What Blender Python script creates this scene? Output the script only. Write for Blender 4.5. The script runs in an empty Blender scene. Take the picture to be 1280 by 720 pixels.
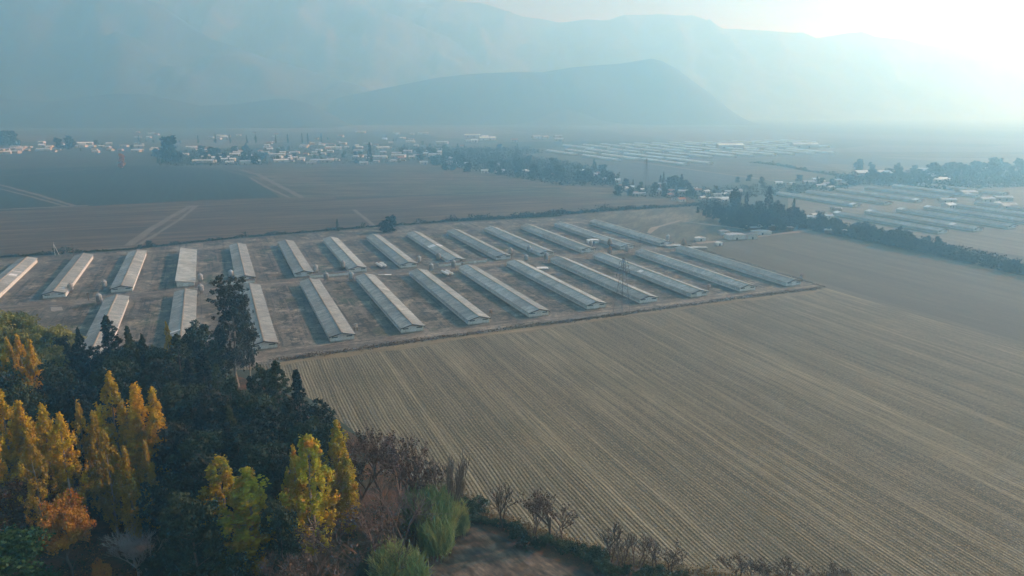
import bpy, bmesh, math, random
import numpy as np
from mathutils import Vector, Matrix, noise as mn
random.seed(7); RS = np.random.RandomState(7)
C = bpy.context.scene.collection
R = math.radians
# ------------------------------------------------------------------ survey helpers
F, PITCH, H = 910.0, R(14.25), 110.0       # drone 110 m above a flat valley floor
TH = R(22.3)                                # bearing of the barns
CP, SP, CT, ST = math.cos(PITCH), math.sin(PITCH), math.cos(TH), math.sin(TH)
def G(x, y):                                # sight line -> point on the valley floor
    u = x-640; v = y-360
    d = (u/F, CP-v/F*SP, -SP-v/F*CP); t = H/-d[2]
    return (d[0]*t, d[1]*t)
def W(p, a): return (p*CT-a*ST, p*ST+a*CT)  # barn grid (across, along) -> world
def PA(x, y):
    X, Y = G(x, y); return (X*CT+Y*ST, -X*ST+Y*CT)
def height(x, base, top):
    X, Y = G(x, base); d = (-SP-(top-360)/F*CP)/(CP-(top-360)/F*SP)
    return H+Y*d
# ------------------------------------------------------------------ material helpers
class Mt:
    def __init__(s, name):
        s.m = bpy.data.materials.new(name); s.m.use_nodes = True
        s.t = s.m.node_tree; s.N = s.t.nodes; s.L = s.t.links
        s.b = s.N['Principled BSDF']; s.b.inputs['Roughness'].default_value = .9
        s.b.inputs['Specular IOR Level'].default_value = .25
        s.out = s.N['Material Output']
        s.co = s.N.new('ShaderNodeTexCoord').outputs['Object']
    def put(s, sock, v):
        if hasattr(v, 'is_output') or isinstance(v, bpy.types.NodeSocket): s.L.new(v, sock)
        elif isinstance(v, (tuple, list)) and len(v) == 3 and sock.type == 'RGBA': sock.default_value = (*v, 1)
        else: sock.default_value = v
    def map(s, scale=(1,1,1), rot=0, vec=None):
        if rot:
            m = s.N.new('ShaderNodeMapping'); s.L.new(vec or s.co, m.inputs['Vector']); m.inputs['Rotation'].default_value = (0,0,rot)
            vec = m.outputs[0]
        m = s.N.new('ShaderNodeMapping'); s.L.new(vec or s.co, m.inputs['Vector']); m.inputs['Scale'].default_value = scale
        return m.outputs[0]
    def noise(s, scale, detail=4, rough=.55, vec=None, out='Fac'):
        n = s.N.new('ShaderNodeTexNoise'); s.L.new(vec or s.co, n.inputs['Vector'])
        n.inputs['Scale'].default_value = scale; n.inputs['Detail'].default_value = detail; n.inputs['Roughness'].default_value = rough
        return n.outputs[out]
    def vor(s, scale, vec=None, out='Color'):
        n = s.N.new('ShaderNodeTexVoronoi'); s.L.new(vec or s.co, n.inputs['Vector']); n.inputs['Scale'].default_value = scale
        return n.outputs[out]
    def sep(s, v, k):
        n = s.N.new('ShaderNodeSeparateXYZ'); s.L.new(v, n.inputs[0]); return n.outputs[k]
    def math(s, op, a, b=0.0, c=None):
        n = s.N.new('ShaderNodeMath'); n.operation = op; s.put(n.inputs[0], a); s.put(n.inputs[1], b)
        if c is not None: s.put(n.inputs[2], c)
        return n.outputs[0]
    def ramp(s, v, lo, hi, a=0.0, b=1.0):
        n = s.N.new('ShaderNodeMapRange'); n.interpolation_type = 'SMOOTHSTEP'; s.put(n.inputs['Value'], v)
        for k, x in zip(('From Min','From Max','To Min','To Max'), (lo, hi, a, b)): n.inputs[k].default_value = x
        return n.outputs[0]
    def mix(s, f, a, b, mode='MIX'):
        n = s.N.new('ShaderNodeMix'); n.data_type = 'RGBA'; n.blend_type = mode
        s.put(n.inputs[0], f); s.put(n.inputs[6], a); s.put(n.inputs[7], b); return n.outputs[2]
    def rnd(s): return s.N.new('ShaderNodeObjectInfo').outputs['Random']
    def gain(s, col, f, lo=.7, hi=1.3):        # multiply a colour by a grey factor
        g = s.N.new('ShaderNodeMapRange'); s.put(g.inputs['Value'], f); g.inputs['To Min'].default_value = lo; g.inputs['To Max'].default_value = hi
        n = s.N.new('ShaderNodeVectorMath'); n.operation = 'SCALE'; s.put(n.inputs[0], col); s.L.new(g.outputs[0], n.inputs['Scale'])
        return n.outputs[0]
    def bump(s, v, dist, strength=1.0):
        n = s.N.new('ShaderNodeBump'); n.inputs['Distance'].default_value = dist; n.inputs['Strength'].default_value = strength
        s.L.new(v, n.inputs['Height']); s.L.new(n.outputs[0], s.b.inputs['Normal'])
    def col(s, c): s.put(s.b.inputs['Base Color'], c); return s.m

def plain(name, c, rough=.85, var=.15, scale=1.5, metal=0):
    k = Mt(name); k.b.inputs['Roughness'].default_value = rough; k.b.inputs['Metallic'].default_value = metal
    base = k.gain(c, k.noise(scale), 1-var*2, 1+var*2)
    return k.col(k.gain(base, k.rnd(), 1-var, 1+var))

def leaf_mat(name, c1, c2, trans=.3, scale=.35, c3=None, lo=.38, hi=.62, dark=.35):
    k = Mt(name)
    f = k.noise(scale, 3)
    f = k.math('ADD', f, k.math('MULTIPLY', k.math('SUBTRACT', k.rnd(), .5), .18))
    c = k.mix(k.ramp(f, lo, hi), c1, c2)
    if c3: c = k.mix(k.ramp(k.noise(scale*2.3, 3), .52, .68), c, c3)
    c = k.gain(c, k.noise(3.1, 2), 1-dark, 1+dark)
    c = k.gain(c, k.rnd(), .8, 1.2)
    k.col(c); k.b.inputs['Roughness'].default_value = .7; k.b.inputs['Specular IOR Level'].default_value = .15
    if trans:
        t = k.N.new('ShaderNodeBsdfTranslucent'); k.L.new(c, t.inputs[0])
        m = k.N.new('ShaderNodeMixShader'); m.inputs[0].default_value = trans
        k.L.new(k.b.outputs[0], m.inputs[1]); k.L.new(t.outputs[0], m.inputs[2]); k.L.new(m.outputs[0], k.out.inputs['Surface'])
    return k.m

# ------------------------------------------------------------------ ground materials
def m_stubble(name, base, pale, dark, yellow=None):
    k = Mt(name); g = k.map((1,1,1), -TH)
    fine = k.noise(1, 3, .6, k.map((1.5, .03, 1), vec=g))
    rows = k.noise(1, 2, .5, k.map((.32, .004, 1), vec=g))
    band = k.noise(1, 2, .5, k.map((.055, .0016, 1), vec=g))
    wav = k.math('SINE', k.math('MULTIPLY', k.math('ADD', k.sep(g, 0), k.math('MULTIPLY', k.noise(.02, 2, .5), 3)), 6.283/1.15))
    speck = k.noise(.9, 5, .75)
    blot = k.noise(.011, 4, .6)
    c = k.mix(k.ramp(blot, .35, .68), base, k.mix(.5, base, pale))
    c = k.mix(k.ramp(rows, .48, .64, 0, .75), c, pale)
    c = k.mix(k.ramp(rows, .36, .47, .55, 0), c, dark)
    c = k.mix(k.ramp(band, .38, .60, .42, 0), c, dark)
    c = k.mix(k.ramp(fine, .35, .62, .7, 0), c, dark)
    amp = k.ramp(k.noise(1, 3, .6, k.map((.12, .006, 1), vec=g)), .35, .65, .06, .36)
    wav2 = k.math('SINE', k.math('MULTIPLY', k.math('ADD', k.sep(g, 0), k.math('MULTIPLY', k.noise(.05, 3, .6), 2.2)), 6.283/3.3))
    c = k.mix(k.math('MULTIPLY', k.ramp(wav, .1, 1), amp), c, dark)
    c = k.mix(k.math('MULTIPLY', k.ramp(wav2, .55, 1), .35), c, dark)
    c = k.mix(k.ramp(speck, .5, .72, 0, .8), c, pale)
    c = k.mix(k.ramp(speck, .30, .46, .95, 0), c, dark)
    if yellow: c = k.mix(k.ramp(k.noise(.035, 4, .65), .56, .74, 0, .4), c, yellow)
    clod = k.noise(2.6, 3, .8)
    c = k.mix(k.ramp(clod, .52, .64, 0, .6), c, tuple(min(1,x*1.25) for x in pale)); c = k.mix(k.ramp(clod, .34, .44, .6, 0), c, dark)
    c = k.mix(k.ramp(k.noise(.02, 5, .7), .5, .62, 0, .22), c, (.09,.085,.045))
    k.bump(k.math('ADD', k.math('MULTIPLY', wav, .35), speck), .3, .8)
    return k.col(c)

def m_field(name, c1, c2, along=(.12,.003), amt=.5, rot=-TH, speck=.35):
    k = Mt(name); g = k.map((1,1,1), rot)
    s1 = k.noise(1, 3, .6, k.map((along[0], along[1], 1), vec=g))
    s2 = k.noise(1, 3, .6, k.map((along[0]*5, along[1]*3, 1), vec=g))
    c = k.mix(k.ramp(k.noise(.006, 4, .6), .35, .65), c1, c2)
    c = k.gain(c, k.ramp(s1, .3, .7), 1-amt*.5, 1+amt*.5)
    c = k.gain(c, k.ramp(s2, .3, .7), 1-amt*.3, 1+amt*.3)
    c = k.gain(c, k.noise(.35, 4, .7), 1-speck, 1+speck)
    return k.col(c)

def m_compound():
    k = Mt('yard_soil'); g = k.map((1,1,1), -TH); p = k.sep(g, 0); a = k.sep(g, 1)
    # the soil between two barns: gravel next to the walls, scrubby middle
    w = k.math('COSINE', k.math('MULTIPLY', k.math('SUBTRACT', p, 32.5), 6.283/35))
    w = k.math('ADD', w, k.math('MULTIPLY', k.math('SUBTRACT', k.noise(.05, 5, .65), .5), 4.2))
    c = k.mix(k.ramp(k.noise(.02, 5, .65), .35, .65), (.118,.114,.096), (.185,.170,.134))
    scrub = k.mix(k.ramp(k.noise(.13, 6, .8), .44, .57), (.040,.037,.028), (.18,.155,.115))
    c = k.mix(k.ramp(w, .1, .9, 0, .9), c, scrub)
    c = k.mix(k.math('MULTIPLY', k.ramp(k.noise(.028, 3, .6), .55, .68), k.ramp(w, .2, .8, 0, .8)), c, (.045,.072,.028))
    tr = k.noise(1, 3, .6, k.map((.45, .012, 1), vec=g))
    c = k.mix(k.ramp(tr, .54, .66, 0, .7), c, (.200,.170,.138))
    c = k.mix(k.ramp(tr, .34, .45, .75, 0), c, (.038,.036,.032))
    c = k.mix(k.ramp(k.noise(.09, 6, .75), .54, .62, 0, .85), c, (.27,.24,.18))
    c = k.mix(k.ramp(k.noise(.11, 6, .8), .38, .46, .8, 0), c, (.045,.045,.032))
    # driven ground along the roads of the yard, ragged at its edges
    rag = k.math('MULTIPLY', k.math('SUBTRACT', k.noise(.045, 5, .7), .5), 22)
    def road(off, slope, half, soft, amt):
        d = k.math('ABSOLUTE', k.math('ADD', k.math('SUBTRACT', k.math('SUBTRACT', a, k.math('MULTIPLY', p, slope)), off), rag))
        return k.ramp(d, half, half+soft, amt, 0)
    rut = k.noise(1, 4, .65, k.map((.012, .5, 1), vec=g))
    rc = k.mix(k.ramp(rut, .42, .6), (.135,.115,.09), (.28,.245,.19))
    rc = k.gain(rc, k.noise(.12, 4, .7), .75, 1.25)
    c = k.mix(road(466.5, .028, 5, 6, .85), c, rc)
    c = k.mix(road(327.5, .022, 4.5, 5, .95), c, rc)
    c = k.mix(road(609, .02, 3, 5, .7), c, rc)
    pud = k.math('MULTIPLY', k.ramp(k.noise(.06, 3, .6), .60, .66), k.ramp(w, -.4, -1, 0, .6))
    c = k.mix(pud, c, (.045,.040,.035))
    c = k.gain(c, k.ramp(k.noise(.35, 6, .85), .3, .7), .5, 1.5)
    c = k.gain(c, k.ramp(k.noise(.045, 4, .6), .35, .65), .78, 1.2)
    k.bump(k.noise(.8, 5, .7), .3, .5)
    return k.col(k.gain(c, .5, .90, .90))

def m_track(name, c1, c2, grass=(.13,.115,.07), rot=-TH, along_x=True):
    k = Mt(name); g = k.map((1,1,1), rot)
    sc = (.012,.55,1) if along_x else (.55,.012,1)
    s = k.noise(1, 4, .6, k.map(sc, vec=g))
    c = k.mix(k.ramp(k.noise(.05, 4, .6), .35, .65), c1, c2)
    c = k.mix(k.ramp(s, .52, .66, 0, .7), c, grass)
    c = k.mix(k.ramp(s, .3, .45, .5, 0), c, tuple(x*1.35 for x in c2))
    c = k.gain(c, k.noise(.9, 5, .7), .65, 1.35)
    return k.col(c)

def m_plain():
    k = Mt('valley_plain'); g = k.map((1,1,1), -TH)
    v = k.map((.0028,.0016,1), vec=g)
    cell = k.vor(1, v)
    f = k.sep(cell, 0); f2 = k.sep(cell, 1)
    c = k.mix(f, (.075,.078,.056), (.055,.070,.046))
    c = k.mix(k.ramp(f2, .62, .66), c, (.12,.115,.09))
    c = k.mix(k.ramp(f2, .1, .14, .8, 0), c, (.045,.055,.035))
    c = k.gain(c, k.noise(1, 3, .6, k.map((.05,.003,1), vec=g)), .7, 1.3)
    return k.col(k.gain(c, k.noise(.01, 5, .7), .7, 1.3))

def m_floor():
    k = Mt('leaf_litter')
    c = k.mix(k.ramp(k.noise(.12, 5, .7), .38, .6), (.045,.038,.022), (.12,.062,.026))
    c = k.mix(k.ramp(k.noise(.07, 4, .6), .52, .66), c, (.035,.045,.018))
    c = k.mix(k.ramp(k.noise(1.2, 5, .8), .55, .7), c, (.24,.12,.035))
    k.bump(k.noise(.9, 5, .7), .4, .6)
    return k.col(k.gain(c, k.noise(2.2, 4, .8), .5, 1.5))

def m_hill(name='hill_scrub', f=1.0):
    k = Mt(name)
    c = k.mix(k.ramp(k.noise(.0035, 6, .65), .38, .62), (.034*f,.042*f,.032*f), (.085*f,.080*f,.060*f))
    c = k.gain(c, k.noise(.03, 5, .7), .7, 1.3)
    return k.col(c)

def m_roof(name, c1, c2, rust=(.20,.11,.055), amt=.4):
    k = Mt(name); co = k.co
    r = k.rnd()
    rib = k.math('SINE', k.math('MULTIPLY', k.sep(co, 1), 6.283/1.1))
    off = k.N.new('ShaderNodeVectorMath'); off.operation = 'ADD'; k.L.new(co, off.inputs[0])
    cmb = k.N.new('ShaderNodeCombineXYZ'); k.L.new(k.math('MULTIPLY', r, 900), cmb.inputs[1]); k.L.new(k.math('MULTIPLY', r, 300), cmb.inputs[0]); k.L.new(cmb.outputs[0], off.inputs[1])
    v = off.outputs[0]
    streak = k.noise(1, 4, .7, k.map((.12, 1.3, .3), vec=v))
    patch = k.noise(.09, 4, .6, v)
    sheet = k.sep(k.vor(1, k.map((.35, .55, .1), vec=v)), 0)
    c = k.mix(k.ramp(patch, .35, .65), c1, c2)
    c = k.gain(c, sheet, .78, 1.18)
    c = k.mix(k.ramp(streak, .52, .75, 0, amt), c, rust)
    c = k.gain(c, k.ramp(streak, .25, .55), .42, 1.15)
    c = k.mix(k.ramp(rib, .2, 1, 0, .3), c, tuple(x*.45 for x in c1))
    c = k.gain(c, r, .78, 1.15)
    c = k.mix(k.ramp(k.noise(.035, 3, .6, v), .5, .64, 0, .55), c, (.20,.195,.18))
    k.bump(rib, .06, .5); k.b.inputs['Roughness'].default_value = .75
    return k.col(c)

def m_wall(name, c):
    k = Mt(name); 
    d = k.mix(k.ramp(k.noise(.8, 4, .7), .45, .75, 0, .7), c, tuple(x*.5 for x in c))
    d = k.mix(k.ramp(k.sep(k.co, 2), 0, .9, .75, 0), d, (.20,.15,.10))   # splashed soil at the foot
    return k.col(k.gain(d, k.rnd(), .85, 1.1))

M = {}
M['plain'] = m_plain()
M['field'] = m_stubble('stubble', (.188,.162,.096), (.330,.292,.190), (.054,.046,.029), (.23,.185,.095))
M['field2'] = m_stubble('stubble_pale', (.130,.116,.074), (.185,.165,.110), (.078,.068,.043))
M['headland'] = m_track('dry_grass_headland', (.19,.155,.092), (.24,.195,.115), (.11,.09,.05))
M['yard'] = m_compound()
M['track'] = m_track('dirt_track', (.255,.215,.165), (.30,.25,.195))
M['lane'] = m_track('dirt_lane', (.135,.118,.094), (.165,.145,.115), along_x=False)
M['floor'] = m_floor()
M['ditch'] = plain('damp_ditch', (.045,.045,.032), .9, .25, .4)
M['brown'] = m_field('vineyard_brown', (.066,.052,.026), (.100,.070,.034), (.10,.006), 1.0, rot=R(70))
M['green'] = m_field('dark_green_crop', (.020,.038,.028), (.026,.044,.031), (.2,.004), .3)
M['olive'] = m_field('olive_field', (.062,.066,.036), (.095,.076,.042), (.01,.05), .8, rot=R(4))
M['dusk'] = m_field('ploughed_field', (.045,.037,.027), (.13,.105,.075), (.22,.09), 1.1, rot=R(-40), speck=1.0)
M['tan'] = m_field('bare_tan_soil', (.13,.125,.095), (.17,.16,.12), (.3,.006), .5)
M['scrubf'] = m_field('scrub_grass', (.090,.085,.052), (.15,.13,.085), (.08,.02), .7, rot=R(20), speck=.5)
M['slate'] = m_field('wet_field', (.055,.075,.075), (.07,.088,.085), (.05,.003), .3)
M['hill'] = m_hill(); M['hillwood'] = m_hill('wooded_hill', .5); M['hillpale'] = m_hill('haze_pale_slopes', 2.0)  # haze depth put into the colour: wooded hills darkened, far slopes lightened
M['roof'] = m_roof('fibre_cement_roof', (.28,.31,.30), (.37,.40,.38))
M['roofold'] = m_roof('weathered_roof', (.26,.28,.27), (.35,.37,.345), (.23,.14,.08), .55)
M['roofnew'] = plain('new_white_sheet', (.74,.74,.72), .5, .04)
M['ridge'] = plain('ridge_tiles', (.30,.25,.19), .8, .2, .6)
M['galroof'] = plain('gallery_roof', (.15,.13,.11), .9, .2, .5)
M['ridgepale'] = plain('ridge_pale', (.42,.38,.30), .8, .15, .6)
M['wall'] = m_wall('whitewashed_block', (.78,.78,.74))
M['curtain'] = plain('side_curtain', (.50,.53,.53), .8, .2, .25)
M['door'] = m_wall('pale_door', (.84,.84,.82))
M['dark'] = plain('dark_opening', (.03,.03,.03), .9, .1)
M['verge_shade'] = plain('dark_verge_shade', (.07,.06,.055), .9, .2)  # shadow of the roof overhang, put in as a dark colour
M['vent'] = plain('vent_panel', (.16,.18,.19), .9, .1)
M['galv'] = plain('galvanised', (.34,.34,.33), .5, .15, 1.2, .3)
M['rustg'] = plain('rusty_galvanised', (.26,.19,.14), .7, .3, 1.2, .1)
M['white'] = plain('white_paint', (.78,.78,.75), .5, .05)
M['steel'] = plain('dull_steel', (.16,.16,.16), .6, .1)
M['wood'] = plain('weathered_wood', (.14,.10,.07), .9, .2)
M['concrete'] = plain('concrete', (.30,.29,.27), .9, .15)
M['hr_white'] = plain('house_roof_white', (.60,.60,.57), .6, .3, .1)
M['shedroof'] = plain('distant_shed_roof', (.62,.62,.59), .8, .12, .1)
M['hr_grey'] = plain('house_roof_grey', (.40,.41,.42), .6, .2, .1)
M['hr_red'] = plain('house_roof_red', (.34,.17,.11), .8, .2, .1)
M['hr_dark'] = plain('house_roof_dark', (.12,.11,.10), .8, .2, .1)
M['hwall'] = plain('house_wall', (.50,.47,.42), .9, .2, .1)
M['bark'] = plain('bark', (.12,.10,.08), .95, .25, .8)
M['barkpale'] = plain('bark_pale', (.26,.23,.19), .95, .2, .8)
M['barkred'] = plain('bark_reddish', (.135,.095,.075), .95, .2, .8)
M['bone'] = plain('bare_grey_wood', (.25,.23,.21), .95, .15, .8)
M['gold'] = leaf_mat('poplar_gold', (.62,.43,.012), (.58,.34,.010), .35, .22, (.30,.25,.03))
M['dullgold'] = leaf_mat('poplar_dull_gold', (.46,.31,.018), (.34,.22,.025), .3, .22)
M['lime'] = leaf_mat('poplar_lime', (.56,.40,.014), (.34,.35,.020), .35, .16, (.52,.27,.02))
M['amber'] = leaf_mat('amber_leaves', (.48,.25,.030), (.40,.16,.020), .3, .25, (.30,.20,.04))
M['rustl'] = leaf_mat('rusty_leaves', (.15,.075,.030), (.12,.08,.035), .2, .3)
M['dull'] = leaf_mat('withered_leaves', (.12,.080,.055), (.085,.065,.05), .15, .3)
M['pine'] = leaf_mat('dark_needles', (.012,.022,.016), (.024,.036,.020), .05, .25)
M['pine2'] = leaf_mat('dark_green_leaves', (.024,.046,.024), (.056,.070,.028), .12, .2)
M['euc'] = leaf_mat('eucalyptus_leaves', (.022,.032,.020), (.055,.056,.032), .1, .3)
M['willow'] = leaf_mat('willow_leaves', (.15,.18,.05), (.32,.29,.07), .35, .12)
M['broad'] = leaf_mat('broad_green', (.040,.10,.028), (.07,.125,.035), .2, .4)
M['cane'] = leaf_mat('cane_leaves', (.13,.22,.085), (.32,.35,.13), .35, .25)
M['shrub'] = leaf_mat('ditch_shrub', (.030,.058,.030), (.058,.080,.034), .15, .25)
M['weed'] = leaf_mat('dry_weeds', (.17,.135,.095), (.11,.09,.062), .1, .1)
M['straw'] = leaf_mat('straw_grass', (.27,.21,.10), (.20,.16,.075), .2, .1)
M['fartree'] = leaf_mat('far_tree', (.024,.042,.026), (.045,.058,.030), .05, .1)
M['farhedge'] = leaf_mat('hedge_leaves', (.026,.048,.028), (.05,.062,.032), .05, .08)
# ------------------------------------------------------------------ object helpers
def mesh_np(name, V, Fc, mats):
    """V (n,3); Fc list of (faces array (m,k), material index)."""
    me = bpy.data.meshes.new(name)
    V = np.asarray(V, np.float32); me.vertices.add(len(V)); me.vertices.foreach_set('co', V.ravel())
    loops = np.concatenate([f.ravel() for f, _ in Fc]); sizes = np.concatenate([np.full(len(f), f.shape[1]) for f, _ in Fc])
    mi = np.concatenate([np.full(len(f), k) for f, k in Fc])
    me.loops.add(len(loops)); me.loops.foreach_set('vertex_index', loops.astype(np.int32))
    me.polygons.add(len(sizes)); st = np.concatenate([[0], np.cumsum(sizes)[:-1]])
    me.polygons.foreach_set('loop_start', st.astype(np.int32)); me.polygons.foreach_set('material_index', mi.astype(np.int32))
    me.update(calc_edges=True)
    for m in mats: me.materials.append(M[m])
    return me
def link(name, me, parent=None, loc=(0,0,0), rz=0.0):
    o = bpy.data.objects.new(name, me); C.objects.link(o); o.parent = parent; o.location = loc; o.rotation_euler = (0,0,rz); return o
def tag(o, label=None, cat=None, group=None, kind=None):
    if label: o['label'] = label
    if cat: o['category'] = cat
    if group: o['group'] = group
    if kind: o['kind'] = kind
    return o
def empty(name, loc=(0,0,0), rz=0.0): return link(name, None, None, loc, rz)
def copy_tree(root, parent=None):
    c = root.copy(); C.objects.link(c); c.parent = parent
    for ch in root.children: copy_tree(ch, c)
    return c
class B:
    """collects boxes, prisms and tubes into one mesh"""
    def __init__(s): s.v = []; s.f = []; s.m = []
    def add(s, vs, fs, mi=0):
        n = len(s.v); s.v += [tuple(v) for v in vs]; s.f += [tuple(i+n for i in f) for f in fs]; s.m += [mi]*len(fs); return s
    def box(s, x0, x1, y0, y1, z0, z1, mi=0):
        return s.add([(x0,y0,z0),(x1,y0,z0),(x1,y1,z0),(x0,y1,z0),(x0,y0,z1),(x1,y0,z1),(x1,y1,z1),(x0,y1,z1)],
                     [(3,2,1,0),(4,5,6,7),(0,1,5,4),(1,2,6,5),(2,3,7,6),(3,0,4,7)], mi)
    def prism(s, prof, y0, y1, mi=0):        # profile in xz pulled along y
        n = len(prof); v = [(x,y0,z) for x,z in prof]+[(x,y1,z) for x,z in prof]
        return s.add(v, [tuple(range(n)), tuple(range(2*n-1, n-1, -1))]+[(i, (i+1)%n, (i+1)%n+n, i+n)[::-1] for i in range(n)], mi)
    def tube(s, a, b, r0, r1, k=8, mi=0, caps=True):
        a = Vector(a); b = Vector(b); d = (b-a).normalized(); u = d.orthogonal().normalized(); w = d.cross(u)
        v = [a+(u*math.cos(6.2832*i/k)+w*math.sin(6.2832*i/k))*r0 for i in range(k)]+[b+(u*math.cos(6.2832*i/k)+w*math.sin(6.2832*i/k))*r1 for i in range(k)]
        f = [(i, (i+1)%k, (i+1)%k+k, i+k) for i in range(k)]
        if caps: f += [tuple(range(k-1,-1,-1)), tuple(range(k, 2*k))]
        return s.add(v, f, mi)
    def me(s, name, *mats):
        me = bpy.data.meshes.new(name); me.from_pydata(s.v, [], s.f)
        for m in mats: me.materials.append(M[m])
        for p, i in zip(me.polygons, s.m): p.material_index = i
        return me
def sheet(name, pts, z, mat):
    me = bpy.data.meshes.new(name); me.from_pydata([(x,y,z) for x,y in pts], [], [tuple(range(len(pts)))])
    me.update()
    if me.polygons[0].normal.z < 0: me.flip_normals()
    me.materials.append(M[mat]); o = link(name, me); tag(o, kind='structure'); return o
def px(*pts): return [G(x, y) for x, y in pts]
def strip(name, line, w, z, mat, jit=.0, step=8.0):
    """a ribbon of width w along a world polyline, with a slightly ragged edge"""
    P = [Vector((*q, 0)) for q in line]; pts = []
    for a, b in zip(P, P[1:]):
        n = max(1, int((b-a).length/step)); pts += [a.lerp(b, i/n) for i in range(n)]
    pts.append(P[-1]); V = []; Fs = []
    for i, q in enumerate(pts):
        d = (pts[min(i+1, len(pts)-1)]-pts[max(i-1, 0)]).normalized(); nrm = Vector((-d.y, d.x, 0))
        l, r = w*.5*(1+jit*(mn.noise(q*.05)*2)), w*.5*(1+jit*(mn.noise(q*.05+Vector((50,9,3)))*2))
        V += [q+nrm*l+Vector((0,0,z)), q-nrm*r+Vector((0,0,z))]
        if i: Fs.append((2*i-2, 2*i-1, 2*i+1, 2*i))
    me = bpy.data.meshes.new(name); me.from_pydata([tuple(v) for v in V], [], Fs); me.materials.append(M[mat])
    o = link(name, me); tag(o, kind='structure'); return o

# ================================================================== GROUND
GX = 16000
sheet('ground', [(-GX,-1500),(GX,-1500),(GX,16000),(-GX,16000)], 0, 'plain')
def rag(pts, amp=1.5, step=6):
    out = []
    for a, b in zip(pts, pts[1:]+pts[:1]):
        n = max(1, min(60, int(math.dist(a, b)/step)))
        for i in range(n):
            x = a[0]+(b[0]-a[0])*i/n; y = a[1]+(b[1]-a[1])*i/n
            out.append((x+amp*mn.noise(Vector((x*.06, y*.06, 0))), y+amp*mn.noise(Vector((x*.06, y*.06, 7)))))
    return out
# far fields, each one a sheet of its own
sheet('field_brown', px((-260,330),(0,322),(160,312),(300,297),(450,285),(560,277),(700,270),(800,262),(870,256),(868,250),(600,244),(450,247),(350,247),(230,251),(110,258),(0,264),(-260,275)), .02, 'brown')
sheet('field_green', px((-260,275),(0,264),(110,258),(230,251),(350,247),(335,236),(312,222),(276,212),(200,208),(150,207),(0,212),(-260,220)), .024, 'green')
sheet('field_olive', px((350,247),(450,247),(600,244),(868,250),(850,243),(760,230),(700,222),(640,212),(560,207),(430,207),(300,211),(318,222),(340,236)), .028, 'olive')
sheet('field_slate', px((755,207),(800,203),(930,222),(905,232),(850,238),(760,228)), .03, 'slate')
sheet('field_pale', px((780,200),(1000,196),(1060,215),(1000,226),(930,222),(800,203)), .024, 'olive')
sheet('field_tan', px((985,246),(1010,238),(1110,230),(1290,236),(1500,248),(1500,330),(1290,322),(1180,306),(1090,292),(1030,276),(985,262)), .02, 'tan')
sheet('field_scrub', px((700,270),(800,262),(862,256),(900,262),(950,276),(1000,284),(975,290),(905,301),(850,305),(790,300),(740,274)), .05, 'scrubf')
# the two stubble fields
F2 = [W(343.5,120), W(343.5,560), *px((905,303),(975,291),(1010,288),(1060,298),(1280,345),(1420,380),(1500,420))]
sheet('field_far_stubble', F2, .03, 'field2')
FL = [W(-10,318), W(50,318.5), W(130,322.5), W(200,324), W(334,327.5), W(344,327.5), W(352,100), W(300,-60), W(60,-60), *px((540,720),(575,640),(470,560),(390,500),(320,462))]
sheet('field_stubble', FL, .04, 'field')
strip('headland_grass', [W(20,315.5), W(50,317), W(130,320.5), W(200,322.5), W(334,325)], 6.5, .055, 'headland', .9)
strip('headland_grass_near', px((548,596),(600,636),(640,655),(700,674),(780,700),(860,714),(960,730)), 5.0, .055, 'headland', .6)
strip('field_lane', [W(343,328), W(347,100)], 1.6, .052, 'field2', .5)
# farm yard
YARD = [W(-420,318), W(-100,316), W(20,317), W(50,320), W(130,323), W(200,325), W(334,328), W(343,329), W(345,470), W(352,606), W(330,640), W(300,646), W(200,655), W(110,650), W(0,640), W(-80,618), W(-160,618), W(-420,600)]
sheet('yard_ground', YARD, .06, 'yard')
strip('perimeter_ditch', [W(18,319.5), W(50,320.8), W(78.6,322.6), W(130,324.2), W(186,324.8), W(292,328.6), W(336,328.4)], 1.1, .072, 'yard', 1.5, 3)
strip('side_track', [W(346,330), W(348,470), W(372,500)], 2.0, .07, 'yard', .6)
strip('approach_track', px((870,304),(905,301),(950,295),(1000,289),(1040,284)), 7, .07, 'track', .4)
strip('scrub_path', px((800,299),(820,284),(850,276),(905,283),(960,290)), 5, .06, 'track', .4)
# lanes between far fields
for w, l in ((7, [(160,307),(182,291),(212,272),(240,257)]), (4, [(172,307),(198,291),(228,272),(246,257)]),
             (5, [(-40,226),(0,231),(45,243),(95,258)]), (4, [(0,236),(40,246),(82,258)]), (3.5, [(0,220),(60,215),(135,210)]),
             (7, [(300,212),(322,218),(345,230),(378,247)]), (5, [(312,222),(335,235),(362,247)]), (4, [(442,262),(455,272),(474,288)]),
             (5, [(360,232),(450,229),(600,223)]), (8, [(-260,268),(0,262),(110,257)]), (7, [(480,207),(560,206),(640,211)])):
    strip('dirt_lane', px(*l), w, .05, 'lane', .3, 20)
sheet('field_far_green', px((1010,198),(1180,202),(1290,206),(1290,212),(1120,209),(1030,205)), .03, 'slate')
sheet('field_far_olive', px((620,178),(760,176),(900,178),(880,182),(720,184),(640,186)), .03, 'green')
sheet('field_far_brown', px((1050,190),(1290,190),(1290,198),(1150,197),(1060,195)), .034, 'olive')
for w, l in ((10, [(800,203),(930,221),(1060,238)]), (9, [(940,203),(1080,214),(1200,222)]), (9, [(650,176),(900,177),(1290,180)]), (8, [(1040,205),(1290,214)])):
    strip('dirt_lane', px(*l), w, .06, 'lane', .3, 30)
for w, l in ((9, [(420,248),(560,243),(700,235)]), (7, [(0,203),(150,206),(280,211),(340,224)]),):
    strip('dark_field_strip', px(*l), w, .046, 'green', .3, 25)
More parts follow.
